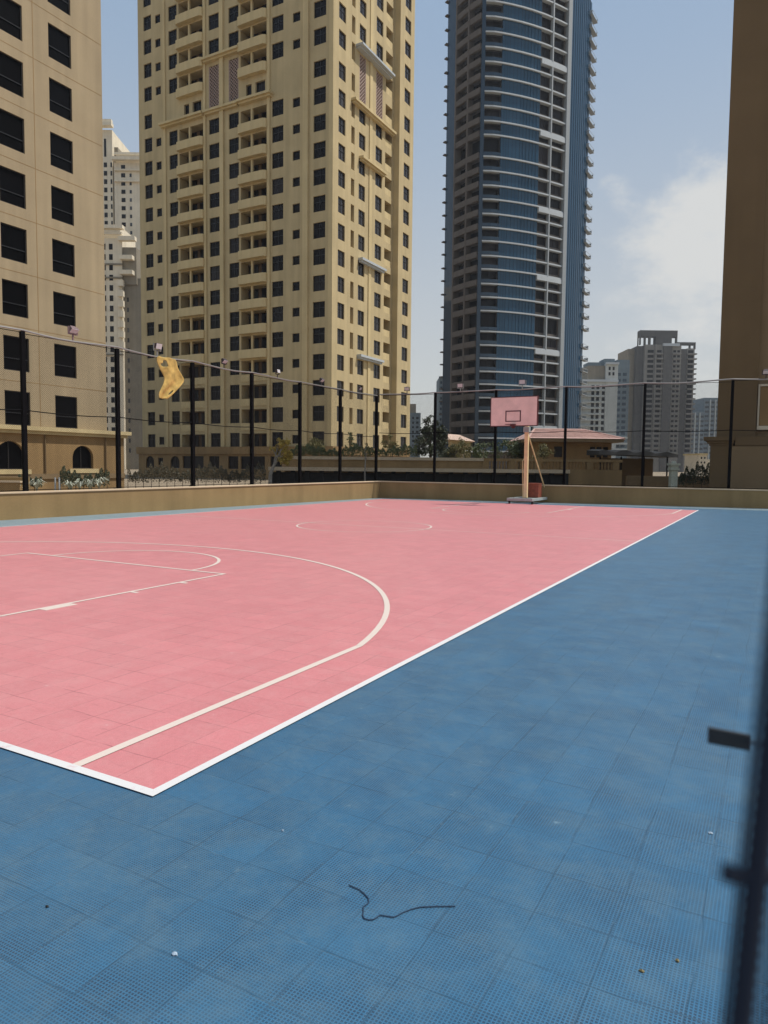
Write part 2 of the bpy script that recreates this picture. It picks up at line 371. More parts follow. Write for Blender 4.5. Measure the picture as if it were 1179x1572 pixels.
class Windows:
    """collects window openings of one building; the largest in view become parts, the rest one stuff part"""
    def __init__(s, parent, glassmat, framemat=None, limit=100):
        s.p = parent; s.g = glassmat; s.fm = framemat or MT['frame']; s.l = limit; s.g2 = MT['glass_sun_tone']; s.w = []; s.cache = {}
    def add(s, pos, n, wd, h, bv=(0,), bh=(), alt=0): s.w.append((Vector(pos), n, round(wd, 2), round(h, 2), tuple(bv), tuple(bh), alt))
    def finish(s):
        def area(q):
            d = q[0]-CAM; z = d.dot(FW)
            if z < .5: return 0
            x = F*d.dot(RT)/z; y = -F*d.dot(UP)/z
            if abs(x) > PW/2+10 or abs(y) > PH/2+10: return 0
            v = (-d).normalized(); return q[2]*q[3]/z/z*max(0, q[1][0]*v.x+q[1][1]*v.y)
        s.w.sort(key=area, reverse=True)
        rest = MB(); seen = [q for q in s.w]
        for i, (p, n, wd, h, bv, bh, alt) in enumerate(seen):
            rz = math.atan2(n[0], -n[1])
            key = (wd, h, bv, bh, alt)
            if key not in s.cache:
                s.cache[key] = (frame_mesh(wd, h, [b*wd for b in bv], [b*h for b in bh]), pane_mesh(wd, h))
                s.cache[key] += (s.cache[key][0].mesh('window', s.fm), s.cache[key][1].mesh('pane', s.g2 if alt else s.g))
            fr, pn, fme, pme = s.cache[key]
            if i < s.l:
                o = inst('window', fme, s.p, p, rz); inst('pane', pme, o)
            else:
                R = Matrix.Rotation(rz, 3, 'Z')
                for src, mi in ((fr, 0), (pn, 2 if alt else 1)):
                    k = len(rest.v); rest.v += [tuple(R @ Vector(v) + p) for v in src.v]
                    rest.f += [tuple(k+x for x in f) for f in src.f]; rest.m += [mi]*len(src.f)
        if rest.v:
            o = rest.build('window', [s.fm, s.g, s.g2], s.p); o['kind'] = 'stuff'

# ---------------------------------------------------------------- ground, court, lines
mb = MB(); mb.quad((-2500, -2500, -.35), (2500, -2500, -.35), (2500, 2500, -.35), (-2500, 2500, -.35)); struct(mb.build('ground', MT['terra']))
W0, W1, W2 = (-17.62, -9.0), (-15.11, 29.20), (5.6, 31.95)          # inner foot of the low walls
W3 = (5.6, -9.0)
mb = MB(); mb.prism([(W0[0]-.3, W0[1]), (W3[0], W3[1]), (W2[0], W2[1]+.3), (W1[0]-.3, W1[1]+.3)], -.34, 0); struct(mb.build('court_floor', MT['blue']))
CW, CL = 14.19, 28.0
mb = MB(); mb.quad((-CW, 0, .004), (0, 0, .004), (0, CL, .004), (-CW, CL, .004)); struct(mb.build('court_surface', MT['pink']))
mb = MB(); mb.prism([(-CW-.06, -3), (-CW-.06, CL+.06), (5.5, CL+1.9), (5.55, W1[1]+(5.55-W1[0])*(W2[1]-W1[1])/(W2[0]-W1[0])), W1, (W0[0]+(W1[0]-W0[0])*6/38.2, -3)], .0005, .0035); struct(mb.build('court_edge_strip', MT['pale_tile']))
Z = .008
def strip(mb, a, b, wd):
    a = Vector((*a, Z)); b = Vector((*b, Z)); d = (b-a).normalized(); n = Vector((-d.y, d.x, 0))*wd/2
    mb.quad(a-n, b-n, b+n, a+n)
def arc(mb, c, r, a0, a1, wd, k=72):
    for i in range(k):
        t0 = a0+(a1-a0)*i/k; t1 = a0+(a1-a0)*(i+1)/k
        q = lambda t, rr: (c[0]+rr*math.cos(t), c[1]+rr*math.sin(t), Z)
        mb.quad(q(t0, r-wd/2), q(t0, r+wd/2), q(t1, r+wd/2), q(t1, r-wd/2))
mb = MB(); b = .055
mb.quad((-CW-b, -b, Z), (b, -b, Z), (b, 0, Z), (-CW-b, 0, Z)); mb.quad((0, 0, Z), (b, 0, Z), (b, CL, Z), (0, CL, Z))
mb.quad((-CW-b, CL, Z), (b, CL, Z), (b, CL+b, Z), (-CW-b, CL+b, Z)); mb.quad((-CW-b, 0, Z), (-CW, 0, Z), (-CW, CL, Z), (-CW-b, CL, Z))
struct(mb.build('court_boundary_lines', MT['line']))
xc = -6.8; lw = .055
mb = MB()
for s, y0 in ((1, 0), (-1, CL)):
    Y = lambda y: y0+s*y
    R3 = 6.38; yb = 1.575
    t = math.asin((2.95-yb)/R3); xe = R3*math.cos(t)
    strip(mb, (xc+xe, Y(0)), (xc+xe, Y(2.95)), lw*1.15); strip(mb, (xc-xe, Y(0)), (xc-xe, Y(2.95)), lw*1.15)
    if s > 0: arc(mb, (xc, Y(yb)), R3, t, PI-t, lw*1.15)
    else: arc(mb, (xc, Y(yb)), R3, -t, -(PI-t), lw*1.15)
struct(mb.build('three_point_lines', MT['cream_line']))
mb = MB()
for s, y0 in ((1, 0), (-1, CL)):
    Y = lambda y: y0+s*y
    strip(mb, (-4.42, Y(0)), (-4.42, Y(5.50)), lw); strip(mb, (-8.98, Y(0)), (-8.98, Y(5.50)), lw); 
    mb.quad((-8.98-lw/2, Y(5.5), Z), (-4.42+lw/2, Y(5.5), Z), (-4.42+lw/2, Y(5.5+s*0+lw), Z), (-8.98-lw/2, Y(5.5+lw), Z)) if s > 0 else mb.quad((-8.98-lw/2, Y(5.5+lw), Z), (-4.42+lw/2, Y(5.5+lw), Z), (-4.42+lw/2, Y(5.5), Z), (-8.98-lw/2, Y(5.5), Z))
    if s > 0: arc(mb, (-6.7, Y(5.53)), 1.62, .02, PI-.02, lw)
    else: arc(mb, (-6.7, Y(5.53)), 1.62, -.02, -(PI-.02), lw)
    for side, x in ((1, -4.42), (-1, -8.98)):
        mb.box(*sorted((x+side*lw/2, x+side*(lw/2+.11))), *sorted((Y(2.50), Y(2.90))), Z-.003, Z)
        for y in (1.75, 3.75, 4.6): mb.box(*sorted((x+side*lw/2, x+side*(lw/2+.10))), *sorted((Y(y), Y(y+.06))), Z-.003, Z)
struct(mb.build('lane_lines', MT['cream_line']))
mb = MB(); strip(mb, (-CW, 14), (0, 14), .05); arc(mb, (-7.0, 14), 1.8, 0, 2*PI, .05); struct(mb.build('centre_lines', MT['cream_line']))

# ---------------------------------------------------------------- low walls round the court
def low_wall(name, A, B, label, drain=None, h0=.75, h1=.80, end=0):
    A = Vector((*A, 0)); B = Vector((*B, 0)); u = (B-A).normalized(); n = Vector((-u.y, u.x, 0))   # n points away from the court
    t = thing(name, label, 'wall'); L = (B-A).length
    mb = MB(); P = lambda a, c, z: A+u*a+n*c+Vector((0, 0, z))
    mb.hexa([P(0, 0, -.34), P(L, 0, -.34), P(L+end, .26, -.34), P(0, .26, -.34), P(0, 0, h0-.05), P(L, 0, h1-.05), P(L+end, .26, h1-.05), P(0, .26, h0-.05)]); mb.build('wall_body', MT['court_wall'], t)
    mb = MB(); c = -.035
    mb.hexa([P(0, c, h0-.05), P(L, c, h1-.05), P(L+end, .295, h1-.05), P(0, .295, h0-.05), P(0, c, h0), P(L, c, h1), P(L+end, .295, h1), P(0, .295, h0)]); mb.build('coping', MT['coping'], t, bevel=.012)
    if drain is not None:
        mb = MB(); mb.hexa([P(drain-.035, -.05, .45), P(drain+.035, -.05, .45), P(drain+.035, 0, .45), P(drain-.035, 0, .45), P(drain-.035, -.05, .70), P(drain+.035, -.05, .70), P(drain+.035, 0, .70), P(drain-.035, 0, .70)])
        mb.build('drain_spout', MT['brown'], t)
    return t
# left wall is walked from the corner towards the camera so that its outward side is away from the court
low_wall('court_wall', W1, W0, 'low ochre plaster wall in sun along the left side of the court', drain=17.65, h0=.86, h1=.70)
low_wall('court_wall', W2, W1, 'low shaded brown plaster wall behind the basketball hoop at the far end', h0=.77, h1=.86)

# ---------------------------------------------------------------- net fences on the walls
def fence(A, B, dists, ztop, zbot, label, mid, skip=0):
    A = Vector((*A, 0)); B = Vector((*B, 0)); u = (B-A).normalized(); n = Vector((u.y, -u.x, 0))
    if n.dot(Vector((-6, 14, 0))-A) > 0: n = -n
    o = A+n*.13
    t = thing('net_fence', label, 'fence')
    P = lambda a, z, c=0: o+u*a+n*c+Vector((0, 0, z))
    zt = lambda a: ztop[0]+(ztop[1]-ztop[0])*(a-dists[0])/(dists[-1]-dists[0])
    zb = lambda a: zbot[0]+(zbot[1]-zbot[0])*(a-dists[0])/(dists[-1]-dists[0])
    for a in dists[skip:]:
        mb = MB(); s = .058
        mb.hexa([P(a-s, zb(a), -s), P(a+s, zb(a), -s), P(a+s, zb(a), s), P(a-s, zb(a), s), P(a-s, zt(a), -s), P(a+s, zt(a), -s), P(a+s, zt(a), s), P(a-s, zt(a), s)])
        mb.hexa([P(a-.11, zb(a), -.11), P(a+.11, zb(a), -.11), P(a+.11, zb(a), .11), P(a-.11, zb(a), .11), P(a-.11, zb(a)+.02, -.11), P(a+.11, zb(a)+.02, -.11), P(a+.11, zb(a)+.02, .11), P(a-.11, zb(a)+.02, .11)])
        mb.build('post', MT['black'], t)
    rng = random.Random(3)
    for i, (a, b) in enumerate(zip(dists, dists[1:])):
        mb = MB(); p = .058; r = .0023; zlo = (zb(a)+zb(b))/2+.04; H = zt(a)-zlo-.02; L = b-a-.11; x0 = a+.055
        # diamond netting: two families of cords
        k = 0; x = -H
        while x < L:
            for sgn in (1, -1):
                xa, za, xb, zb_ = x, 0, x+H, H
                if xa < 0: za = -xa; xa = 0
                if xb > L: zb_ = L-x; xb = L
                if xb-xa > .05:
                    if sgn < 0: xa, xb = L-xa, L-xb
                    c = .02*math.sin(x*2.1)
                    mb.tube(P(x0+xa, zlo+za, .02+c), P(x0+xb, zlo+zb_, .02+c), r, k=3, caps=False)
            x += p
        mb.tube(P(x0, zlo, .02), P(x0+L, zlo, .02), .012, k=5); mb.tube(P(x0, zlo+H, .02), P(x0+L, zlo+H, .02), .012, k=5)
        mb.build('netting', MT['netting'], t)
    pts = []
    for i, (a, b) in enumerate(zip(dists, dists[1:])):
        for k in range(6):
            q = a+(b-a)*k/6; pts.append(P(q, zt(q)+.03-.045*math.sin(PI*k/6)+.02*math.sin(q*1.7), -.03))
    pts.append(P(dists[-1], zt(dists[-1])+.03, -.03))
    mb = MB(); mb.path(pts, .03, 6); mb.build('top_rail', MT['galv'], t)
    pts = []
    for i, (a, b) in enumerate(zip(dists, dists[1:])):
        for k in range(6):
            q = a+(b-a)*k/6; pts.append(P(q, mid-.05*math.sin(PI*k/6), -.02))
    mb = MB(); mb.path(pts, .016, 5); mb.build('middle_rail', MT['black'], t)
    return P, zt
Lp = [0.0, 3.12, 6.10, 9.12, 12.22, 15.42, 18.60, 21.8, 25.0, 28.2, 31.4]
PL, ztL = fence(W1, W0, Lp, (5.14, 5.52), (.86, .70), 'tall black net fence on posts along the left wall', 3.12)
Rp = [0.0, 2.95, 5.98, 9.25, 12.66, 16.16, 19.6]
PR, ztR = fence(W1, W2, Rp, (5.20, 5.46), (.86, .77), 'tall black net fence on posts behind the basketball hoop', 3.30, skip=1)
def along(ds, q): i = int(q); return ds[i]+(ds[i+1]-ds[i])*(q-i)

# ---------------------------------------------------------------- floodlights on the top rails
def floodlight(loc, yaw, tilt, kind, label, scale=1.0):
    t = thing('floodlight', label, 'floodlight', 'floodlights along the fence top rail', loc)
    t.rotation_euler = (0, 0, yaw); t.scale = (scale*.72,)*3
    mh = {'pink': MT['lamphouse'], 'dark': MT['lampdark'], 'pale': MT['lampdark']}[kind]
    mb = MB(); mb.box(-.025, .025, -.02, .02, -.03, .20); mb.box(-.20, .20, -.02, .02, .16, .20)
    mb.box(-.20, -.17, -.025, .025, .20, .44); mb.box(.17, .20, -.025, .025, .20, .44); mb.build('bracket', MT['galv'] if kind == 'pale' else mh, t)
    R = Matrix.Rotation(tilt, 3, 'X'); c = Vector((0, 0, .36))
    mb = MB(); hw, hh, dp = .165, .12, .10
    ring = [(-hw, -hh), (hw, -hh), (hw, hh), (-hw, hh)]
    f = [c+R @ Vector((x, -dp, z)) for x, z in ring]; bk = [c+R @ Vector((x*.62, dp, z*.55)) for x, z in ring]
    mb.hexa([f[0], f[1], bk[1], bk[0], f[3], f[2], bk[2], bk[3]]); mb.build('housing', mh, t, bevel=.012)
    mb = MB(); g = [c+R @ Vector((x*.9, -dp-.012, z*.88)) for x, z in ring]; h = [c+R @ Vector((x*.9, -dp+.004, z*.88)) for x, z in ring]
    mb.hexa([g[0], g[1], h[1], h[0], g[3], g[2], h[2], h[3]]); mb.build('lens', MT['lampglass'], t)
    return t
fl = [(Lp, PL, ztL, 5.5, 'pink', .9, 'pinkish floodlight with a raised bracket on the rail before the tan block', 1.2),
      (Lp, PL, ztL, 4.5, 'pale', .25, 'floodlight with a bright white lens above the torn yellow cloth', 1.2),
      (Lp, PL, ztL, 3.5, 'dark', .9, 'dark floodlight second along the rail to the right of the yellow cloth', 1.0),
      (Lp, PL, ztL, 2.5, 'dark', -.2, 'small floodlight on the rail above the yellow-leaved tree', .9),
      (Lp, PL, ztL, 1.5, 'dark', .9, 'dark floodlight on the rail before the corner edge of the beige tower', 1.0),
      (Lp, PL, ztL, .5, 'dark', .5, 'floodlight on the rail nearest the fence corner on its left', .8)]
for ds, P, zt, q, kind, tl, lab, sc in fl:
    a = along(ds, q); floodlight(P(a, zt(a)+.03, -.03), PI/2+.05, tl, kind, lab, sc)
fr = [(.5, 'dark', .6, 'dark floodlight on the rail at the right edge of the beige tower', 1.0),
      (1.42, 'pale', .3, 'pale floodlight on the rail left of the basketball backboard', 1.1),
      (2.38, 'pale', .2, 'maroon floodlight with white lens rising above the basketball backboard', 1.2),
      (5.36, 'dark', .8, 'dark floodlight on the rail at the right edge of the photo', 1.1)]
for q, kind, tl, lab, sc in fr:
    a = along(Rp, q); floodlight(PR(a, ztR(a)+.03, -.03), .13, tl, kind, lab, sc)

# torn yellow cloth hanging from the left fence rail
a0 = along(Lp, 4.5)
mb = MB(); pr = []
prof = [(0, .05, .70), (-.10, 0, .76), (-.22, .04, .77), (-.34, .10, .80), (-.50, .18, .90), (-.62, .25, .96), (-.76, .30, 1.0), (-.95, .24, .88), (-1.15, .14, .70), (-1.36, .02, .50), (-1.5, .05, .34)]
for z, l, r in prof: pr.append((z, l, r))
K = 7
def cp(i, k):
    z, l, r = pr[i]; x = l+(r-l)*k/K
    return PL(13.92-x*1.2, ztL(a0)+z*.95-.02+.015*math.sin(k*1.9+i), .05+.045*math.sin(k*1.1+i*.45)-.16)
for i in range(len(pr)-1):
    for k in range(K):
        if (i, k) in ((1, 2), (2, 1), (2, 2), (8, 5)): continue
        mb.quad(cp(i, k), cp(i, k+1), cp(i+1, k+1), cp(i+1, k))
o = mb.build('torn_cloth', MT['yellow'], smooth=True)
wm = o.modifiers.new('weld', 'WELD'); wm.merge_threshold = .002
sb = o.modifiers.new('soft', 'SUBSURF'); sb.levels = 1; sb.render_levels = 2; tag(o, 'torn yellow cloth hanging from the rail of the left net fence', 'cloth')
sm = o.modifiers.new('solid', 'SOLIDIFY'); sm.thickness = .012

# ---------------------------------------------------------------- basketball hoop
t = thing('basketball_hoop', 'portable basketball hoop with pink backboard and peach post', 'basketball hoop', loc=(0, 0, 0))
xb, yb_ = -7.10, 26.5
mb = MB(); mb.box(xb-1.0, xb+1.0, yb_, yb_+.05, 3.37, 4.55); bo = mb.build('backboard', MT['pinkboard'], t, bevel=.01)
mb = MB()
for x0, x1, z0, z1 in ((-1.03, -1.0, 3.34, 4.58), (1.0, 1.03, 3.34, 4.58), (-1.0, 1.0, 4.55, 4.58), (-1.0, 1.0, 3.34, 3.37)): mb.box(xb+x0, xb+x1, yb_-.003, yb_+.09, z0, z1)
mb.build('board_frame', MT['maroon'], bo)
mb = MB(); sx0, sx1, sz0, sz1 = -7.46, -6.78, 3.53, 4.00
for x0, x1, z0, z1 in ((sx0, sx1, sz1-.05, sz1), (sx0, sx1, sz0, sz0+.04), (sx0, sx0+.05, sz0+.04, sz1-.05), (sx1-.05, sx1, sz0+.04, sz1-.05)): mb.box(x0, x1, yb_-.004, yb_-.0005, z0, z1)
mb.build('target_square', MT['dkred'], bo)
mb = MB(); zr = 3.40; rr = .225; cy = yb_-.15-rr
for i in range(28):
    a, b2 = 2*PI*i/28, 2*PI*(i+1)/28
    mb.tube((xb+rr*math.cos(a), cy+rr*math.sin(a), zr), (xb+rr*math.cos(b2), cy+rr*math.sin(b2), zr), .011, k=6)
mb.box(xb-.10, xb+.10, yb_-.16, yb_-.004, zr-.05, zr+.015); mb.box(xb-.08, xb+.08, yb_-.02, yb_-.004, zr-.14, zr-.05)
mb.build('rim', MT['maroon'], t)
xp, yp = -7.17, 28.6
mb = MB(); s = .085; mb.box(xp-s, xp+s, yp-s, yp+s, .26, 3.80); mb.build('post', MT['peach'], t, bevel=.012)
mb = MB(); mb.box(xp-.13, xp+.13, yp-.13, yp+.13, 3.18, 3.42); mb.build('collar', MT['greybase'], t, bevel=.01)
mb = MB()
for z in (3.55, 4.25):
    for x in (-.16, .16): mb.tube((xp+x*.5, yp-.05, 3.62 if z < 4 else 3.75), (xb+x*2.2, yb_+.07, z), .035, k=8)
mb.build('board_arm', MT['maroon'], t)
for sx_ in (-1, 1):
    mb = MB(); mb.tube((xp+.07*sx_, yp+.08, 2.98), (xp+.50*sx_, 30.35, .27), .030, k=8); mb.build('brace', MT['peach2'], t)
mb = MB(); mb.tube((xp-.10, yp-.09, .26), (xp-.14, yp-.11, 1.9), .016, k=6); mb.tube((xp-.14, yp-.11, 1.9), (xp-.09, yp-.05, 2.0), .016, k=6); mb.build('crank_rod', MT['peach2'], t)
ba = MB()
for x in (-.52, .52): ba.box(xp+x-.06, xp+x+.06, 27.75, 30.45, .14, .26)
for y in (27.75, 28.55, 30.33): ba.box(xp-.46, xp+.46, y, y+.12, .141, .259)
base = ba.build('base_frame', MT['greybase'], t, bevel=.008)
mb = MB(); mb.box(xp-.10, xp+.48, 28.95, 29.50, .262, .88); mb.box(xp-.12, xp+.50, 28.93, 29.52, .881, .91); wt = mb.build('counterweight_box', MT['redbox'], t, bevel=.015)
for x in (-.52, .52):
    for y in (27.95, 30.25):
        mb = MB(); mb.tube((xp+x-.03, y, .07), (xp+x+.03, y, .07), .07, k=14); mb.box(xp+x-.04, xp+x-.032, y-.03, y+.03, .07, .14); mb.box(xp+x+.032, xp+x+.04, y-.03, y+.03, .07, .14)
        mb.build('wheel', MT['rubber'], t)

# ---------------------------------------------------------------- shade net hanging close to the camera at the right edge
gd = .07
def gp(px, py, dd=0): return at(px, py, gd+dd)
t = thing('shade_net', 'dark shade net with a thick edge cord, blurred and close at the right edge', 'net')
ptop, pbot = gp(1208, 760), gp(1112, 1640)
dirn = (pbot-ptop).normalized(); low = ptop+dirn*((0.02-ptop.z)/dirn.z); high = ptop-dirn*.25
rt = Vector((RT.x, RT.y, 0)).normalized()
mb = MB(); mb.tube(low+rt*.0011, high+rt*.0011, .00108, k=8); mb.build('edge_cord', MT['netcord'], t)
mb = MB(); a = gp(1126, 1342); mb.tube(a, a+rt*.12, .0008, k=8); mb.tube(gp(1122, 1330), gp(1119, 1352), .00085, k=8); mb.build('hem_cord', MT['netcord'], t)
mb = MB(); pz = .0014; r = .00028; z = .03
while z < 1.72:
    f_ = (z-low.z)/(high.z-low.z); p0 = low+(high-low)*f_-rt*.0006; mb.tube(p0, p0+rt*.14, r, k=3, caps=False); z += pz
for k in range(74): mb.tube(low+rt*(-.0006+k*pz), high+rt*(-.0006+k*pz), r, k=3, caps=False)
mb.build('net_panel', MT['netcord'], t)
mb = MB(); a, b2 = at(1087, 1128, .22), at(1150, 1140, .22); h = Vector((0, 0, .0026)); side = RT.cross(Vector((0, 0, 1))).normalized(); g = side*.0006
mb.hexa([a-h-g, b2-h-g, b2-h+g, a-h+g, a+h-g, b2+h-g, b2+h+g, a+h+g]); mb.build('net_tag', MT['tag'], t, bevel=.0003)
mb = MB(); mb.tube(b2, gp(1176, 1146, .002), .0004, k=6); mb.build('tie_string', MT['netcord'], t)

# ---------------------------------------------------------------- small litter on the blue tiles
pts = [(1.261, -.201), (1.315, -.208), (1.343, -.221), (1.37, -.238), (1.383, -.259), (1.378, -.29), (1.393, -.315), (1.402, -.335), (1.415, -.347), (1.433, -.346), (1.446, -.336), (1.452, -.318), (1.454, -.302), (1.478, -.296), (1.502, -.289), (1.512, -.27), (1.517, -.252), (1.535, -.22), (1.558, -.19), (1.61, -.155), (1.67, -.12)]
mb = MB(); mb.path([(x, y, .004) for x, y in pts], .0021, 6)
tag(mb.build('cord', MT['cord']), 'thin black cord lying curled on the blue tiles', 'cord')
def litter(name, x, y, r, mat, label, cat, thick=.006):
    mb = MB(); rng = random.Random(int(x*977)); k = 9; ring = []
    for i in range(k):
        a = 2*PI*i/k; q = r*(.6+.6*rng.random()); ring.append((x+q*math.cos(a)*1.2, y+q*math.sin(a)*.8, .003+.5*thick*rng.random()))
    c = (x, y, .004+thick)
    for i in range(k): mb.tri(ring[i], ring[(i+1) % k], c)
    mb.poly([(p[0], p[1], .001) for p in reversed(ring)])
    tag(mb.build(name, mat), label, cat)
for nm, px, py, r, mt, lb, ct in (('dry_leaf', 985, 1492, .008, MT['deadleaf'], 'dry yellow leaf on the blue tiles, left one of the pair at bottom right', 'leaf'),
        ('dry_leaf', 1040, 1476, .007, MT['deadleaf'], 'dry yellow leaf on the blue tiles nearest the gate', 'leaf'),
        ('pebble', 72, 1393, .006, MT['rubber'], 'small dark pebble on the blue tiles at the left', 'pebble'),
        ('paper_scrap', 1091, 1280, .009, MT['scrap'], 'small white scrap of paper on the blue tiles near the gate', 'scrap'),
        ('paper_scrap', 434, 1276, .005, MT['scrap'], 'tiny white scrap on the blue tiles below the court corner', 'scrap'),
        ('paper_scrap', 268, 1466, .009, MT['scrap'], 'pale flattened scrap on the blue tiles at lower left', 'scrap')):
    d = FW + RT*((px-PW/2)/F) - UP*((py-PH/2)/F); g = CAM + d*(-CAM.z/d.z); litter(nm, g.x, g.y, r, mt, lb, ct)

# ================================================================ TOWERS
def face_frame(A, B):
    """facade frame from plan point A to B (left to right seen from outside)"""
    A = Vector((A[0], A[1], 0)); B = Vector((B[0], B[1], 0)); u = (B-A); L = u.length; u.normalize()
    return A, (u.x, u.y), (u.y, -u.x), L
def fpos(o, u, n, a, b, z): return (o[0]+u[0]*a+n[0]*b, o[1]+u[1]*a+n[1]*b, z)
def arch_fill(mb, o, u, n, a0, a1, zt, m=0, d=.0, k=8):
    """corner pieces that turn the top of a square opening into a round arch"""
    r = (a1-a0)/2; c = (a0+a1)/2; zc = zt-r
    for sgn in (-1, 1):
        corner = fpos(o, u, n, c+sgn*r, d, zt)
        for i in range(k):
            t0, t1 = PI/2*i/k, PI/2*(i+1)/k
            p = fpos(o, u, n, c+sgn*r*math.cos(t0), d, zc+r*math.sin(t0)); q = fpos(o, u, n, c+sgn*r*math.cos(t1), d, zc+r*math.sin(t1))
            p2 = fpos(o, u, n, c+sgn*r*math.cos(t0), d-.2, zc+r*math.sin(t0)); q2 = fpos(o, u, n, c+sgn*r*math.cos(t1), d-.2, zc+r*math.sin(t1))
            mb.tri(p, corner, q, m) if sgn > 0 else mb.tri(q, corner, p, m)
            mb.quad(p, q, q2, p2, m)

# ---------------------------------------------------------------- large beige tower in the middle
XT, YT = -47.0006, 73.9349
T = thing('residential_tower', 'tall beige apartment tower with curved balconies in the middle', 'tower', loc=(0, 0, 0))
o = Vector((XT, YT, 0)); uL, nL = (1, 0), (0, -1); uR, nR = (0, 1), (1, 0)
ZR = [4.99+3.28*k for k in range(15)]+[54.76+3.28*k for k in range(6)]
ZTOP = 75.0
win = Windows(T, MT['glass'])
cols = [(-32.6, -31.07, 1), (-30.29, -29.26, 2), (-27.71, -26.12, 1), (-20.26, -18.43, 1), (-16.75, -15.04, 1), (-9.49, -7.66, 1), (-6.18, -5.05, 2), (-2.97, -1.14, 1)]
bal = [(-25.75, -21.21), (-14.70, -10.29)]
hl = []
for k, z in enumerate(ZR):
    for ci, (a, b, kind) in enumerate(cols):
        if k == 14 and ci in (1, 2, 5, 6): continue
        if k in (14, 15) and ci in (3, 4): continue
        hh = .98 if kind == 1 else .57
        hl.append((a, b, z-hh, z+hh, .24)); win.add(fpos(o, uL, nL, (a+b)/2, -.20, z), nL, b-a, hh*2, (0,) if kind == 1 else (), (.12,) if kind == 1 else ())
    for a, b in bal:
        if k == 14:
            for p, q in ((a+.9, a+1.85), (a+2.5, a+4.1)):
                hl.append((p, q, z-1.0, z+.75, .4)); win.add(fpos(o, uL, nL, (p+q)/2, -.34, z-.125), nL, q-p, 1.75, (0,), ())
        else: hl.append((a, b, z-1.95, z+.85, 1.6))
for a, b in ((-20.26, -18.43), (-16.75, -15.04)): hl.append((a, b, 50.2, 55.6, .35))
wb = MB(); facade(wb, o, uL, nL, -33.72, 0, 4.05, ZTOP, hl)
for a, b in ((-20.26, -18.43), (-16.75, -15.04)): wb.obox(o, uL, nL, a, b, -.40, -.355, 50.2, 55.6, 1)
hr = []
rc = [(1.18, 2.81, 1), (6.17, 7.83, 1), (10.58, 12.42, 1)]
for k, z in enumerate(ZR):
    for ci, (a, b, _) in enumerate(rc):
        if k in (14, 15) and ci: continue
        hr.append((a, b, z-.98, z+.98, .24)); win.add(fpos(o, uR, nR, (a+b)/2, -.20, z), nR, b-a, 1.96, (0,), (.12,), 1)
    hr.append((4.24, 5.06, z-1.15, z+1.0, .5)); hr.append((13.30, 15.30, z-1.25, z+1.1, 1.5))
for a, b in ((6.17, 7.83), (10.58, 12.42)): hr.append((a, b, 49.2, 55.2, .35))
facade(wb, o, uR, nR, 0, 15.7, 4.05, ZTOP, hr)
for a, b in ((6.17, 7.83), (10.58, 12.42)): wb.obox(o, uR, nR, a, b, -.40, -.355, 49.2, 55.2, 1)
for z in ZR: wb.obox(o, uR, nR, 4.24, 5.06, -.56, -.505, z-1.15, z+1.0, 2)
# wing that stands forward at the right end
ow = Vector((XT, YT+15.7, 0)); hw = []
for z in ZR:
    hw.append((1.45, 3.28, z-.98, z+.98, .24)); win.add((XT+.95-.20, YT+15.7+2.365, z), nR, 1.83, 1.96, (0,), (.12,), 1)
facade(wb, (XT+.95, YT+15.7, 0), uR, nR, 0, 4.4, 4.05, ZTOP, hw)
wb.quad((XT, YT+15.7, 4.05), (XT+.95, YT+15.7, 4.05), (XT+.95, YT+15.7, ZTOP), (XT, YT+15.7, ZTOP))
wb.quad((XT+.95, YT+20.1, 4.05), (XT-33.72, YT+20.1, 4.05), (XT-33.72, YT+20.1, ZTOP), (XT+.95, YT+20.1, ZTOP))
wb.quad((XT-33.72, YT+20.1, 4.05), (XT-33.72, YT, 4.05), (XT-33.72, YT, ZTOP), (XT-33.72, YT+20.1, ZTOP))
wb.poly([(XT-33.72, YT, ZTOP), (XT, YT, ZTOP), (XT, YT+15.7, ZTOP), (XT+.95, YT+15.7, ZTOP), (XT+.95, YT+20.1, ZTOP), (XT-33.72, YT+20.1, ZTOP)])
wb.build('wall', [MT['beige'], MT['dark_void'], MT['brown2']], T)
win.finish()
# balconies
def balcony_mesh(W, bow):
    mb = MB()
    mb.box(0, W, 1.52, 1.58, -1.95, .85, 1)
    if bow:
        ol = [(-.10, -.002), (-.10, -.52), (.10, -.66), (W*.5, -.70), (W-.25, -.66), (W+.10, -.42), (W+.10, -.002)]
        mb.prism(ol, -2.22, -1.98)
        inn = [(.02, -.002), (.02, -.46), (.16, -.55), (W*.5, -.58), (W-.30, -.54), (W-.02, -.36), (W-.02, -.002)]
        for i in range(len(ol)-1):
            p, q, r, s_ = ol[i], ol[i+1], inn[i+1], inn[i]
            mb.hexa([(p[0], p[1], -1.98), (q[0], q[1], -1.98), (r[0], r[1], -1.98), (s_[0], s_[1], -1.98), (p[0], p[1], -1.08), (q[0], q[1], -1.08), (r[0], r[1], -1.08), (s_[0], s_[1], -1.08)])
    else:
        mb.box(.0, W, -.10, .10, -1.98, -1.02)
    mb.box(W*.42-.15, W*.42+.15, .0 if not bow else -.02, .28, -1.94, .85)
    return mb
bm_b = {}; 
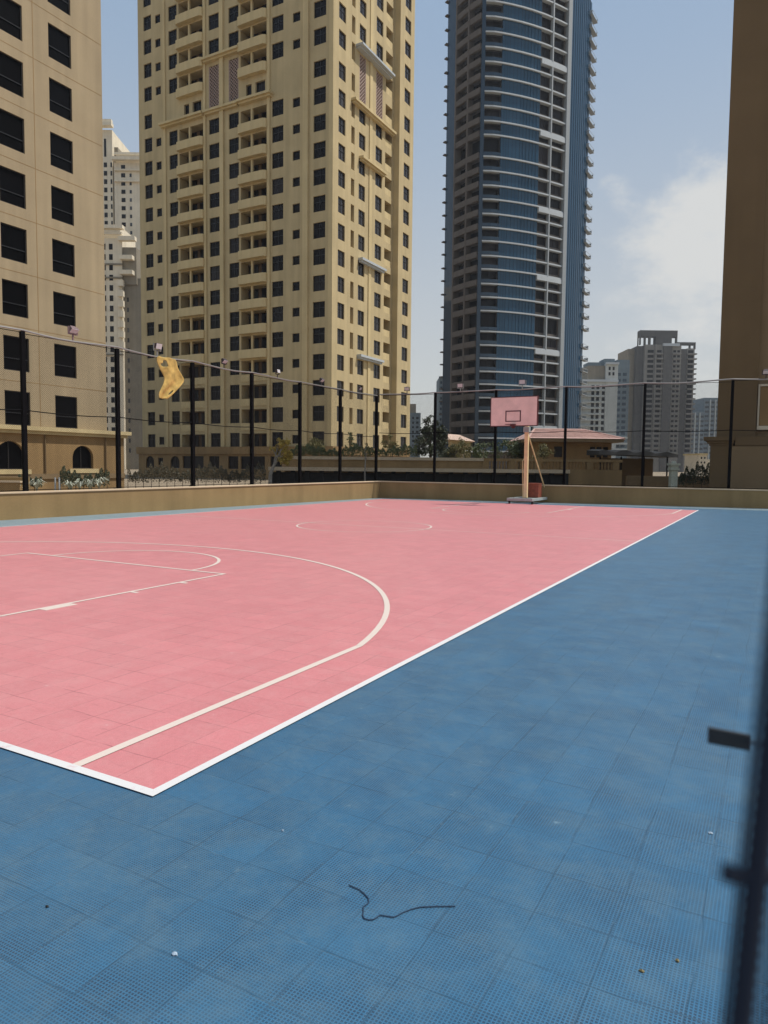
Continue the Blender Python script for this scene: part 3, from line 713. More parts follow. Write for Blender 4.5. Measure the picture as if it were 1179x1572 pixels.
for a, b in bal:
    W = round(b-a, 2)
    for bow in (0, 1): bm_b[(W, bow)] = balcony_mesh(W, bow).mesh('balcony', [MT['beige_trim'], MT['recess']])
    d = MB(); d.box(W*.04, W*.15, 1.46, 1.515, -1.9, .70); d.box(W*.21, W*.40, 1.45, 1.515, -1.9, .74); d.box(W*.53, W*.97, 1.45, 1.515, -1.9, .76); bm_b[W] = d.mesh('balcony_door', [MT['glass']])
    d = MB(); d.box(W*.17, W*.21, 1.44, 1.515, -1.9, .5); bm_b[(W, 'd')] = d.mesh('door_post', [MT['door']])
for k, z in enumerate(ZR):
    if k == 14: continue
    for a, b in bal:
        W = round(b-a, 2)
        bo = inst('balcony', bm_b[(W, 1 if k > 3 else 0)], T, (XT+a, YT, z)); inst('balcony_door', bm_b[W], bo); inst('door_post', bm_b[(W, 'd')], bo)
nm = MB(); nm.box(-1.48, -1.42, -1, 1, -1.25, 1.1); nme = nm.mesh('recessed_balcony', [MT['brown2']])
nd = MB(); nd.box(-1.41, -1.36, -.7, .5, -1.2, .8); ndm = nd.mesh('balcony_door', [MT['glass']])
nr_ = MB(); nr_.box(-.12, -.04, -1, 1, -1.25, -.35); nrm = nr_.mesh('balcony_parapet', [MT['beige_trim']])
for z in ZR:
    q = inst('recessed_balcony', nme, T, (XT, YT+14.3, z)); inst('balcony_door', ndm, q); inst('balcony_parapet', nrm, q)
for fo, uu, nn, a, b, pr in ((o, uL, nL, -18.2, -17.56, .28), (o, uL, nL, -4.44, -3.67, .28), (o, uL, nL, -.62, -.002, .10), (o, uL, nL, -21.15, -20.75, .2), (o, uL, nL, -10.2, -9.75, .2), (o, uL, nL, -28.75, -28.3, .15), (o, uR, nR, 8.8, 9.5, .12)):
    mb = MB(); mb.obox(fo, uu, nn, a, b, .002, pr, 4.08, ZTOP-.4); mb.build('pilaster', MT['beige_trim'], T)
def ledge(uu, nn, a, b, z, out, h=.55, m='beige_trim', parent=None, fo=None, name='ledge'):
    mb = MB(); fo = fo or o
    mb.obox(fo, uu, nn, a, b, .003, out, z+h*.45, z+h); mb.obox(fo, uu, nn, a+.12, b-.12, .004, out*.62, z, z+h*.45-.003)
    mb.build(name, MT[m], parent or T)
ledge(uL, nL, -29.0, -21.0, 49.2, .85); ledge(uL, nL, -20.9, -14.9, 49.25, .65); ledge(uL, nL, -14.8, -9.3, 49.2, .85)
ledge(uL, nL, -21.0, -14.6, 56.1, .8); ledge(uR, nR, 4.2, 15.3, 48.2, .7); ledge(uR, nR, 5.2, 14.0, 55.4, 1.1, .5, 'band')
for z, a, b, m in ((41.7, 6.2, 12.7, 'beige_trim'), (28.6, 6.2, 12.8, 'band'), (15.9, 6.0, 12.4, 'band')): ledge(uR, nR, a, b, z, .7, .55, m)
def lattice(fo, uu, nn, a, b, z0, z1, parent):
    mb = MB(); st = .46; W = b-a; k = 0
    def bar(a0, zz0, a1, zz1):
        p = Vector(fpos(fo, uu, nn, a0, -.12, zz0)); q = Vector(fpos(fo, uu, nn, a1, -.12, zz1)); mb.tube(p, q, .06, k=4)
    z = z0-W
    while z < z1:
        for s in (0, 1):
            za, zb_ = z, z+W; xa, xb_ = 0, W
            if za < z0: xa = z0-za; za = z0
            if zb_ > z1: xb_ = W-(zb_-z1); zb_ = z1
            if xb_-xa > .1: bar(a+(xa if not s else W-xa), za, a+(xb_ if not s else W-xb_), zb_)
        z += st
    mb.obox(fo, uu, nn, a, a+.12, -.2, -.02, z0, z1); mb.obox(fo, uu, nn, b-.12, b, -.2, -.02, z0, z1)
    mb.build('lattice_screen', MT['lattice'], parent)
for a, b in ((-20.26, -18.43), (-16.75, -15.04)): lattice(o, uL, nL, a, b, 50.2, 55.6, T)
for a, b in ((6.17, 7.83), (10.58, 12.42)): lattice(o, uR, nR, a, b, 49.2, 55.2, T)
# podium storey of the tower
pb = MB(); op = Vector((XT, YT-.35, 0)); ph = []
pw = Windows(T, MT['glass'], limit=40)
for a, b in [(-32.7, -31.0), (-30.2, -29.2), (-27.75, -25.9), (-25.3, -21.3), (-20.3, -18.4), (-16.8, -15.0), (-14.6, -10.4), (-9.5, -7.6), (-6.2, -5.0), (-3.0, -1.1)]:
    z0, z1 = (1.0, 2.75) if b-a > 1.2 else (1.4, 2.5)
    ph.append((a, b, z0, z1, .3)); pw.add(fpos(op, uL, nL, (a+b)/2, -.26, (z0+z1)/2), nL, b-a, z1-z0)
facade(pb, op, uL, nL, -34.2, .35, -.35, 3.05, ph)
for a, b in ((-32.7, -31.0), (-27.75, -25.9)): arch_fill(pb, op, uL, nL, a, b, 2.75, 0, .002)
pb.quad((XT+.35, YT-.35, -.35), (XT+.35, YT+21, -.35), (XT+.35, YT+21, 3.05), (XT+.35, YT-.35, 3.05))
pb.build('podium_wall', MT['podium'], T); pw.finish()
mb = MB(); mb.obox(op, uL, nL, -34.4, .6, -.3, .25, 3.05, 4.05); mb.box(XT+.05, XT+.6, YT+.0, YT+21, 3.05, 4.05); mb.build('podium_cornice', MT['podium'], T)

# ---------------------------------------------------------------- tan block at the left
XLB, YLB = -36.9349, 30.74
T = thing('residential_tower', 'tan apartment block with big dark square windows at the left edge', 'tower')
o = Vector((XLB, YLB, 0)); win = Windows(T, MT['glass_black'], MT['frame'])
ZL = [4.82+3.19*k for k in range(10)]
cl = [(-7.23, -5.60), (-3.90, -2.30)]+[(-7.23-3.33*k, -5.6-3.33*k) for k in range(1, 6)]
hl = []
for z in ZL:
    for a, b in cl:
        hl.append((a, b, z-1.0, z+1.0, .16)); win.add(fpos(o, uR, nR, (a+b)/2, -.12, z), nR, b-a, 2.0, (), ())
wb = MB(); facade(wb, o, uR, nR, -27, 0, 3.75, 38, hl)
wb.quad((XLB, YLB, 3.75), (XLB-16, YLB, 3.75), (XLB-16, YLB, 38), (XLB, YLB, 38)); wb.quad((XLB-16, YLB-27, 3.75), (XLB, YLB-27, 3.75), (XLB, YLB-27, 38), (XLB-16, YLB-27, 38))
wb.poly([(XLB, YLB-27, 38), (XLB, YLB, 38), (XLB-16, YLB, 38), (XLB-16, YLB-27, 38)])
wb.build('wall', MT['tan'], T)
mb = MB()
for z in ZL:
    segs = sorted([(-27, -27)]+cl+[(0, 0)])
    mb.obox(o, uR, nR, -26.95, -.05, .0015, .006, z-1.62, z-1.585)
mb.obox(o, uR, nR, -4.96, -4.92, .002, .0075, 3.8, 38)
mb.build('joint_lines', MT['podium'], T)
win.finish()
nmb = MB()
for z in ZL: 
    for a, b in cl: nmb.obox(o, uR, nR, a+.06, b-.06, -.112, -.08, z-.30, z-.25)
nmb.build('window_guard_rails', MT['rail'], T)['kind'] = 'stuff'
op = Vector((XLB+.45, YLB, 0)); ph = []; pw = Windows(T, MT['glass_black'])
ar = [(-3.07, -1.50, 1.25, 2.72), (-8.15, -6.34, 1.2, 2.85), (-13.1, -11.3, 1.2, 2.85), (-18.0, -16.2, 1.2, 2.85)]
pb = MB()
for a, b, z0, z1 in ar:
    ph.append((a, b, z0, z1, .3)); pw.add(fpos(op, uR, nR, (a+b)/2, -.26, (z0+z1)/2), nR, b-a, z1-z0, (0,), ())
facade(pb, op, uR, nR, -28, 1.0, -.35, 3.32, ph)
for a, b, z0, z1 in ar: arch_fill(pb, op, uR, nR, a, b, z1, 0, .002)
pb.quad((op.x, YLB+1, -.35), (op.x-17, YLB+1, -.35), (op.x-17, YLB+1, 3.32), (op.x, YLB+1, 3.32))
pb.build('podium_wall', MT['podium'], T); pw.finish()
mb = MB(); mb.obox(op, uR, nR, -28, 1.35, -17, .38, 3.52, 3.76); mb.obox(op, uR, nR, -28, 1.15, -17, .20, 3.32, 3.518); mb.build('podium_cornice', MT['beige_trim'], T)
for a, b, z0, z1 in ar:
    mb = MB(); mb.obox(op, uR, nR, a-.3, b+.3, .003, .16, z0-.28, z0-.002); mb.build('window_sill', MT['beige_trim'], T)
mb = MB(); mb.obox(op, uR, nR, -28, 1.0, .002, .10, .62, .93); mb.build('plinth_band', MT['brown2'], T)
for a in (-5.05, -.57):
    mb = MB(); mb.tube(fpos(op, uR, nR, a, .09, .95), fpos(op, uR, nR, a, .09, 3.3), .05, k=8); mb.build('downpipe', MT['brown'], T)

# ---------------------------------------------------------------- brown tower at the right edge
YB = 47.37
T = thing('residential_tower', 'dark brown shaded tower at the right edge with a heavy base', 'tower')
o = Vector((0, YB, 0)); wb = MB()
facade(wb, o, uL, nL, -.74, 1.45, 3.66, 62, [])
wb.quad((1.45, YB, 3.66), (1.45, YB+.45, 3.66), (1.45, YB+.45, 62), (1.45, YB, 62), 1)
wb.quad((-.74, YB+9, 3.66), (-.74, YB, 3.66), (-.74, YB, 62), (-.74, YB+9, 62)); wb.quad((16, YB, 3.66), (16, YB+9, 3.66), (16, YB+9, 62), (16, YB, 62))
wb.poly([(-.74, YB, 62), (16, YB, 62), (16, YB+9, 62), (-.74, YB+9, 62)])
bh = []; bw = Windows(T, MT['glass'])
for k in range(16):
    z = 6.6+3.28*k
    for x in ((3.3, 5.1) if k else (3.3, 5.1)), (7.2, 9.0), (11, 12.8):
        bh.append((x[0], x[1], z-1, z+1, .25)); bw.add((sum(x)/2, YB+.45+.2, z), nL, 1.8, 2.0, (0,), ())
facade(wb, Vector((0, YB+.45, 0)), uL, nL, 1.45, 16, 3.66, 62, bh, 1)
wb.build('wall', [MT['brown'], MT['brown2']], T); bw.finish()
mb = MB(); mb.obox(o, uL, nL, 1.62, 3.0, -.44, -.30, 4.35, 6.75); mb.build('cream_panel', MT['podium'], T)
mb = MB(); mb.obox(o, uL, nL, 1.50, 3.2, -.44, -.18, 4.10, 4.33); mb.obox(o, uL, nL, 1.50, 1.60, -.44, -.22, 4.34, 6.9); mb.obox(o, uL, nL, 1.61, 3.2, -.44, -.22, 6.77, 6.9); mb.build('panel_frame', MT['cream'], T)
mb = MB(); mb.obox(o, uL, nL, -1.02, 16, -9, .5, -.35, 3.10); mb.build('base', MT['brown'], T)
mb = MB(); mb.obox(o, uL, nL, .2, 16, .503, .62, -.35, 3.05); mb.build('base_panel', MT['brown2'], T)
mb = MB(); mb.obox(o, uL, nL, -1.42, .35, -6, .80, 3.42, 3.66); mb.obox(o, uL, nL, -1.22, .30, -6, .65, 3.24, 3.417); mb.obox(o, uL, nL, -1.10, .25, -6, .56, 3.103, 3.237); mb.build('capital', MT['brown'], T)
mb = MB(); mb.obox(o, uL, nL,   .36, 16, -9, .60, 3.103, 3.655); mb.build('base_cornice', MT['brown'], T)

# ---------------------------------------------------------------- blue glass tower
T = thing('glass_tower', 'blue glass high-rise with curved front and pale floor bands', 'tower')
def pp(px, D): v = at(px, 263, D); return (v.x, v.y)
keys = [(741.5, 182.6), (755, 182.7), (768, 183.2), (780, 183.8), (797, 184.8), (812, 185.9), (827, 187.2), (836, 188.1), (844, 189.0), (855, 190.3), (865, 191.6)]
front = [pp(x, d) for x, d in keys]
LEFT = [pp(684.5, 194.2), pp(699, 190.6), pp(717, 186.4), pp(736, 183.0)]
PIER = [pp(865.6, 191.6), pp(871.0, 192.1)]
RIGHT = [pp(871.6, 192.6), pp(888, 199), pp(902, 206)]
BACK = [pp(893, 226), pp(700, 225)]
dz = 3.62
ZB = []; z = 23.3
zup = [23.3, 26.6, 30.0, 33.4, 36.9, 42.2, 45.7, 49.1, 52.8, 56.2, 59.9, 63.3, 66.8, 70.4, 73.9, 77.5, 81.1, 86.5, 89.9, 93.6, 97.2, 100.8, 104.5, 108.1, 111.8, 115.5, 119.2, 122.9, 126.5, 130.1]
ZB = [5.8, 9.3, 12.8, 16.3, 19.8]+zup
THICK = {33.4, 52.8, 70.4, 89.9, 108.1, 126.5, 12.8}
ZT2 = 134
def off(pts, d):
    out = []
    for i, p in enumerate(pts):
        a = Vector(pts[max(0, i-1)]); b = Vector(pts[min(len(pts)-1, i+1)]); u = (b-a).normalized(); out.append((p[0]+u.y*d, p[1]-u.x*d))
    return out
def ribbon(mb, pts, d0, d1, z0, z1, m=0):
    A, B = off(pts, d0), off(pts, d1)
    for i in range(len(pts)-1):
        mb.hexa([(*B[i], z0), (*B[i+1], z0), (*A[i+1], z0), (*A[i], z0), (*B[i], z1), (*B[i+1], z1), (*A[i+1], z1), (*A[i], z1)], m)
core = off(LEFT, -1.6)+off(front, -1.7)+off([PIER[0], PIER[1]], -1.2)+off(RIGHT, -.5)+BACK
mb = MB(); mb.prism(core, -.3, ZT2); mb.build('core_wall', MT['shade_panel'], T)
zb2 = ZB+[ZT2]
for i, z in enumerate(ZB):
    zn = zb2[i+1]
    mb = MB(); ribbon(mb, front, -.9, .30, z-.21, z+.15); 
    if z in THICK: ribbon(mb, front[6:], -.9, .42, z-1.4, z-.213)
    mb.build('floor_band', MT['band'], T)
    # glass between the bands
    g = MB(); ribbon(g, front[2:5], -.5, -.12, z+.15, zn-.21); g.build('curtain_glass', MT['bglass'], T)
    g = MB(); ribbon(g, front[4:7], -.5, -.2, z+.15, zn-.21); g.build('curtain_glass', MT['bglass'], T)
    g = MB()
    for k in (2, 3, 4, 5):
        a, b = Vector(front[k]), Vector(front[k+1]); u = (b-a).normalized()
        for q in (.0, .34, .67):
            p = a+(b-a)*q; g.obox((p.x, p.y), (u.x, u.y), (u.y, -u.x), -.025, .025, -.14, -.05, z+.15, zn-.21)
    g.build('mullions', MT['bglass_deep'], T)
    # open balcony at the left end of the front
    g = MB(); ribbon(g, front[0:3], -1.65, -1.5, z+.15, zn-.21); bo = g.build('balcony_glazing', MT['glass'], T)
    g = MB(); ribbon(g, front[0:3], .10, .16, z+.32, z+1.15); 
    g.build('balcony_rail', MT['bglass_deep'], bo)
    # two rooms beside the pier
    for s0, s1 in ((6, 8), (8, 10)):
        A, B = Vector(front[s0]), Vector(front[s1]); u = (B-A); L = u.length; u.normalize(); n = (u.y, -u.x)
        g = MB(); fo = (A.x, A.y)
        e = .30
        g.obox(fo, u, n, 0.05, L-.05, -.9, -.55, z+.15, z+.95, 0); g.obox(fo, u, n, .05, .35, -.9, -.5, z+.955, zn-.213, 0); g.obox(fo, u, n, L-.35, L-.05, -.9, -.5, z+.955, zn-.213, 0)
        wo = g.build('window', MT['shade_panel'], T)
        g = MB(); g.obox(fo, u, n, .36, L*.5-.06, -.9, -.75, z+.96, zn-.22, 0); g.obox(fo, u, n, L*.5+.06, L-.36, -.9, -.75, z+.96, zn-.22, 0); g.build('pane', MT['glass'], wo)
    # left side balconies
    g = MB(); ribbon(g, LEFT[1:], -.3, .55, z-.40, z+1.05, 0); lo = g.build('balcony', MT['shade_panel'], T)
    g = MB(); ribbon(g, [LEFT[1], LEFT[2]], -1.62, -1.45, z+1.05, zn-.4); ribbon(g, [LEFT[2], LEFT[3]], -1.62, -1.4, z+1.05, zn-.4); g.build('balcony_glazing', MT['glass'], lo)
    # balconies standing off the right corner
    A = Vector(RIGHT[1])*.25+Vector(RIGHT[2])*.75; u = (Vector(RIGHT[2])-Vector(RIGHT[1])).normalized(); n = (u.y, -u.x)
    g = MB(); g.obox((A.x, A.y), u, n, .2, 5.4, -.5, .80, z-.14, z+.02, 0); g.obox((A.x, A.y), u, n, .2, 5.4, .73, .80, z+.82, z+.90, 0); g.obox((A.x, A.y), u, n, .2, .27, -.5, .72, z+.03, z+.90)
    g.obox((A.x, A.y), u, n, 5.30, 5.37, -.5, .72, z+.03, z+.90); ro = g.build('balcony', MT['pier'], T)
    # fins on the far left edge
    A = Vector(LEFT[0]); g = MB(); u = (Vector(LEFT[1])-A).normalized(); n = (u.y, -u.x)
    g.obox((A.x, A.y), u, n, -.7, .25, -.9, .6, z-.25, z+.05); g.build('corner_slab', MT['shade_panel'], T)
mb = MB(); ribbon(mb, [LEFT[0], LEFT[1]], -.6, .02, -.3, ZT2); mb.build('side_glass', MT['bglass_deep'], T)
mb = MB(); ribbon(mb, [LEFT[3], (LEFT[3][0]+.9, LEFT[3][1]+.35)], -1.8, .30, -.3, ZT2); mb.build('corner_glass', MT['bglass_deep'], T)
for k, wd in ((1, .55), (2, .5)):
    a = Vector(LEFT[k]); u = (Vector(LEFT[k+1])-a).normalized(); g = MB(); g.obox((a.x, a.y), u, (u.y, -u.x), 0, wd, -1.5, .62, -.3, ZT2); g.build('column', MT['shade_panel'], T)
mb = MB(); u = (Vector(PIER[1])-Vector(PIER[0])); L = u.length; u.normalize(); mb.obox(PIER[0], u, (u.y, -u.x), 0, L, -1.2, .55, -.3, ZT2); mb.build('pier', MT['pier'], T)
a = Vector(front[8]); mb = MB(); u = (Vector(front[9])-a).normalized(); mb.obox((a.x, a.y), u, (u.y, -u.x), -.32, .06, -.9, .40, 12, ZT2); mb.build('pier', MT['pier'], T)
mb = MB(); ribbon(mb, RIGHT, -.4, .0, -.3, ZT2); rg = mb.build('side_glass', MT['bglass_side'], T)
mb = MB()
for i in range(2):
    a, b = Vector(RIGHT[i]), Vector(RIGHT[i+1]); u = (b-a); L = u.length; u.normalize()
    for k in range(5): mb.obox((a.x, a.y), u, (u.y, -u.x), L*k/5-.05, L*k/5+.05, .003, .10, -.3, ZT2)
mb.build('mullions', MT['bglass_deep'], rg)

# ---------------------------------------------------------------- far buildings
FU, FN = (math.cos(YAW), math.sin(YAW)), (math.sin(YAW), -math.cos(YAW))
def fz(px, py, D): return at(px, py, D).z
class Far:
    """building whose main faces look at the court; pixels of its survey turned into metres at its true distance D"""
    def __init__(s, name, label, px, D):
        v = at(px, 700, D); s.o = Vector((v.x, v.y, 0)); s.px = px; s.D = D; s.t = thing(name, label, 'tower' if 'tower' in name else 'building')
    def a(s, px): return (px-s.px)*s.D/F
    def block(s, name, x0, x1, ytop, mat, depth=18, b=0, ybot=None, z0=-.3):
        mb = MB(); zt = fz((x0+x1)/2, ytop, s.D); zb_ = z0 if ybot is None else fz((x0+x1)/2, ybot, s.D)
        mb.obox(s.o, FU, FN, s.a(x0), s.a(x1), b-depth, b, zb_, zt); return mb.build(name, MT[mat], s.t)
    def grid(s, xs, ys, hpx, mat='glass', b=0, frame='frame', limit=100, wd=None):
        W = Windows(s.t, MT[mat], MT[frame], limit)
        for y in ys:
            for x0, x1 in xs:
                xm = (x0+x1)/2; w_ = (x1-x0)*s.D/F; h_ = hpx*s.D/F
                W.add(fpos(s.o, FU, FN, s.a(xm), b+.03, fz(xm, y, s.D)), FN, w_, h_, (0,) if w_ > 2 else (), ())
        W.finish()
    def bands(s, name, x0, x1, ys, hpx, out, mat, b=0):
        for y in ys:
            mb = MB(); xm = (x0+x1)/2; z = fz(xm, y, s.D); h = hpx*s.D/F
            mb.obox(s.o, FU, FN, s.a(x0), s.a(x1), b+.002, b+out, z-h/2, z+h/2); mb.build(name, MT[mat], s.t)

# cream stepped tower seen in the gap between the tan block and the beige tower (nearer one)
f = Far('residential_tower', 'slim cream tower with side wing coloured grey for shade in the gap left of the beige tower', 178, 233)
f.block('wall', 150, 191, 372, 'cream', 20)
f.block('side_wing', 191, 224, 430, 'cream_grey', 20, -1.5)  # shaded right face of the tower, its shade put into the grey
f.block('upper_shade_wing', 189, 212, 385, 'cream_grey', 16, -.6, 440)  # upper part of that face, shade painted in the same grey
ys = [385+15.3*i for i in range(21)]
f.grid([(162, 166.6), (172, 177.4)], ys, 8.5, 'glass')
f.grid([(195.5, 198.5)], [395, 413]+[462+15.3*i for i in range(16)], 6.5, 'glass_grey', -1.5+.001)
f.bands('cornice', 150, 196, [358], 5, 2.2, 'cream'); f.bands('cornice', 188, 213, [374], 6, 2.0, 'cream', -.6); f.bands('cornice', 150, 193, [366.5], 3.2, 1.2, 'cream')
f.bands('balcony', 190, 209, [402, 424], 6, 2.2, 'cream', -.6)
f.bands('balcony', 186.5, 194.5, [440+15.3*i for i in range(7)], 9, 1.4, 'cream')
f.bands('floor_band', 150, 192, [411, 431, 546], 2.2, .5, 'cream_grey')
f.block('roof_pavilion', 150, 186, 351, 'cream', 14, -2, 372)
# taller pale tower behind it
f = Far('residential_tower', 'pale cream stepped tower top farthest back in the gap at the left', 178, 286)
f.block('wall', 140, 179, 214, 'cream', 20); f.block('wall', 182, 226, 262, 'cream', 20, .5)
f.block('stair_core', 177, 184.5, 236, 'cream_grey', 16, -2)
f.bands('cornice', 140, 181.5, [209], 5, 2.6, 'cream'); f.bands('cornice', 140, 180, [203], 4, 1.6, 'cream')
f.bands('cornice', 181, 226, [259], 4.5, 2.2, 'cream', .5); f.bands('cornice', 183, 226, [250], 3.5, .6, 'cream', .5); f.block('attic', 184, 224, 246, 'cream', 14, -.4, 262)
f.grid([(158.8, 162), (166, 170.8), (176, 178.2)], [265+12.2*i for i in range(12)], 6.8, 'glass')
f.grid([(166.8, 170)], [240], 26, 'glass')
f.grid([(192.5, 198.5)], [269+12.0*i for i in range(11)], 6.0, 'glass', .5)
f.grid([(205, 208)], [281+12.0*i for i in range(9)], 5.0, 'glass_grey', .5)
f.bands('floor_band', 183, 226, [274, 290], 2.2, .9, 'cream', .5)

# white grey block right of the glass tower
f = Far('apartment_block', 'white apartment block with rows of dark openings right of the glass tower', 925, 400)
f.block('wall', 880, 944, 585, 'white_block', 24); f.block('wall', 926, 944.5, 560, 'white_block', 20, .4); f.block('attic', 900, 926, 562, 'cream_grey', 16, -1.5, 588)
f.block('side_wing', 944.6, 964, 553, 'bluegrey', 24, -2)
f.block('plant_room', 926, 942, 551, 'bluegrey', 10, -3, 562); f.block('plant_room', 902, 926, 556, 'bluegrey', 10, -4, 565)
f.grid([(905, 909.5), (912.5, 917), (921, 925.5), (927.5, 932), (934, 938)], [595+9.05*i for i in range(11)], 5.6, 'glass')
f.grid([(930, 933), (936, 939)], [567, 575], 5, 'glass', .4)
f.grid([(946, 951), (954, 960)], [575+9.05*i for i in range(13)], 4.5, 'bglass_deep', -2)
f.bands('roof_edge', 880, 945, [585.5], 3.5, 1.2, 'band'); f.bands('roof_edge', 925, 945, [559.5], 3, 1.2, 'band', .4)
f.bands('balcony', 880, 920, [600+9.05*i for i in range(11)], 1.8, 1.6, 'white_block')
f.bands('balcony', 944, 962, [672, 681, 690], 3, 2.5, 'white_block', -2)

# concrete tower with an open crown
f = Far('concrete_tower', 'grey concrete tower with an open crown of pillars on its roof', 1010, 450)
f.block('wall', 985, 1040, 531, 'concrete', 26); f.block('wall', 1040.1, 1050, 537, 'concrete_dark', 22, -1.0)
f.block('left_wing', 964, 974, 535, 'cream_grey', 20, -6); f.block('left_wing', 974.1, 984.9, 532, 'concrete_dark', 22, -2.5)
f.block('right_wing', 1050.1, 1062, 536, 'concrete', 20, -1.6)
ys = [541+7.55*i for i in range(21)]
f.grid([(989, 998)], ys, 4.4, 'dark_void', .0); f.grid([(1003, 1010)], ys, 3.6, 'dark_void'); f.grid([(1028, 1032), (1034, 1038)], ys, 3.4, 'dark_void'); f.grid([(1052, 1060)], ys, 4.6, 'dark_void', -1.6)
f.bands('balcony', 1001, 1011.5, [y+4 for y in ys], 2.2, 1.8, 'concrete'); f.bands('balcony', 1050, 1063.5, [y+4 for y in ys], 2.0, 2.4, 'concrete', -1.6)
f.bands('floor_band', 987, 999.5, [y+3.9 for y in ys], 2.0, .4, 'concrete')
f.bands('balcony', 1026.5, 1039.5, [y+3.8 for y in ys], 1.8, 1.0, 'concrete')
mb = MB(); f.block('fin', 1012.5, 1025.5, 531.5, 'concrete_dark', 2, 1.0); f.block('fin', 999.6, 1001.6, 531, 'concrete', 2, 1.3)
def crown(x0, x1, yb2, yo, yt, pil, dep, b0):
    m_ = MB(); z0, z1, z2 = (fz((x0+x1)/2, y, 450) for y in (yb2, yo, yt)); 
    m_.obox(f.o, FU, FN, f.a(x0), f.a(x1), b0-dep, b0, z1, z2)
    for p, q in pil:
        m_.obox(f.o, FU, FN, f.a(p), f.a(q), b0-1.6, b0-.05, z0, z1-.004)
    for p, q in pil[::3]:
        m_.obox(f.o, FU, FN, f.a(p), f.a(q), b0-dep, b0-dep+.8, z0, z1-.004)
    m_.build('crown', MT['concrete_dark'], f.t)
crown(977.5, 1034.5, 531, 518.5, 509, [(977.5, 979), (984, 986.5), (991, 994), (1002, 1026), (1032, 1034.5)], 5, -1)
crown(1034.6, 1063.5, 537, 530.2, 526.5, [(1036, 1041), (1054, 1056), (1061.5, 1063.5)], 4, -1.8)
f.bands('roof_edge', 1011, 1036, [531.5], 4, 1.5, 'band')

# hazy slabs farther right
f = Far('office_block', 'hazy blue grey slab block farthest right beside the brown tower', 1085, 620)
f.block('wall', 1058, 1079, 632, 'bluegrey', 30); f.block('wall', 1079.2, 1120, 611, 'bluegrey', 30, -2)
f.bands('fin', 1064, 1065.2, [672], 76, 1.2, 'white_block'); f.bands('fin', 1071, 1072.2, [672], 76, 1.2, 'white_block'); f.bands('fin', 1088, 1089.2, [660], 92, 1.2, 'white_block', -2); f.bands('fin', 1096, 1097.2, [660], 92, 1.2, 'white_block', -2)
f.grid([(1059.5, 1063), (1066, 1070), (1073, 1078)], [640+7*i for i in range(9)], 3.2, 'glass_grey')
f.grid([(1081, 1087), (1090, 1095), (1098, 1106)], [618+7*i for i in range(12)], 3.2, 'glass_grey', -2)
f = Far('office_block', 'narrow blue grey block between the beige tower and a dark tree', 636, 350)
f.block('wall', 622, 645, 634, 'bluegrey', 20); f.block('roof_tank', 628, 638, 620, 'cream_grey', 8, -2, 634)
f.grid([(632, 635), (638, 642)], [642+7*i for i in range(8)], 3.4, 'glass_grey')
f = Far('office_block', 'slim grey block just left of the glass tower foot', 678, 300)
f.block('wall', 672.5, 690, 580, 'bluegrey', 16)
f.grid([(674.5, 677), (679, 682)], [588+8*i for i in range(14)], 3.8, 'bglass_deep'); f.bands('roof_edge', 672, 690, [580.5], 3, .6, 'bluegrey')
f = Far('small_building', 'small yellow building low down beside the brown tower', 1080, 160)
f.block('wall', 1074, 1086, 697, 'cream', 8); f.block('wall', 1086.2, 1093, 705, 'cream', 8, -1); f.block('roof_edge', 1073.2, 1086.1, 696, 'beige_trim', 9, .3, 698.5); f.grid([(1076, 1078), (1081, 1083)], [703, 710], 3, 'glass')

# ================================================================ MIDDLE GROUND
def fr(px, D): v = at(px, 717, D); return Vector((v.x, v.y, 0))
def rel(x, px, D): return (x-px)*D/F
# planter wall below the beige tower
def zz(px, py, D): return at(px, py, D).z
T = thing('terrace_wall', 'low brown terrace wall with pale ledges behind the corner of the court', 'wall')
o = fr(640, 52); x = lambda p: rel(p, 640, 52)
mb = MB(); mb.obox(o, FU, FN, x(437), x(742), -.5, 0, -.35, 2.05); mb.build('wall_body', MT['podium'], T)
mb = MB(); mb.obox(o, FU, FN, x(436), x(742), -.55, .10, 2.053, 2.27); mb.build('coping', MT['coping'], T)
mb = MB(); mb.obox(o, FU, FN, x(415), x(870), .003, .95, 1.22, 1.48); mb.build('ledge', MT['coping'], T)
mb = MB()
for p in range(425, 870, 22): mb.obox(o, FU, FN, x(p), x(p)+.3, .003, .35, -.35, 1.216)
mb.obox(o, FU, FN, x(415), x(870), .0035, .12, -.35, 1.1); mb.build('ledge_shade_piers', MT['awning'], T)  # near-black strip and piers: shade under the ledge put into colour
T = thing('balustrade', 'brown balustrade with short balusters behind the basketball hoop', 'balustrade')
mb = MB(); mb.obox(o, FU, FN, x(742.5), x(955), -.35, .0, -.35, 1.5); mb.build('wall_body', MT['podium'], T)
mb = MB(); mb.obox(o, FU, FN, x(742.5), x(955), -.4, .08, 2.05, 2.25); mb.build('handrail', MT['podium'], T)
for k in range(42):
    p = 745+5*k
    mb = MB(); mb.tube(fpos(o, FU, FN, x(p), -.15, 1.5), fpos(o, FU, FN, x(p), -.15, 1.75), .05, .085, 8); mb.tube(fpos(o, FU, FN, x(p), -.15, 1.75), fpos(o, FU, FN, x(p), -.15, 2.05), .085, .045, 8)
    if k % 8 == 0: mb = MB(); mb.obox(o, FU, FN, x(p)-.22, x(p)+.22, -.37, .05, 1.5, 2.045)
    mb.build('baluster', MT['podium'], T)
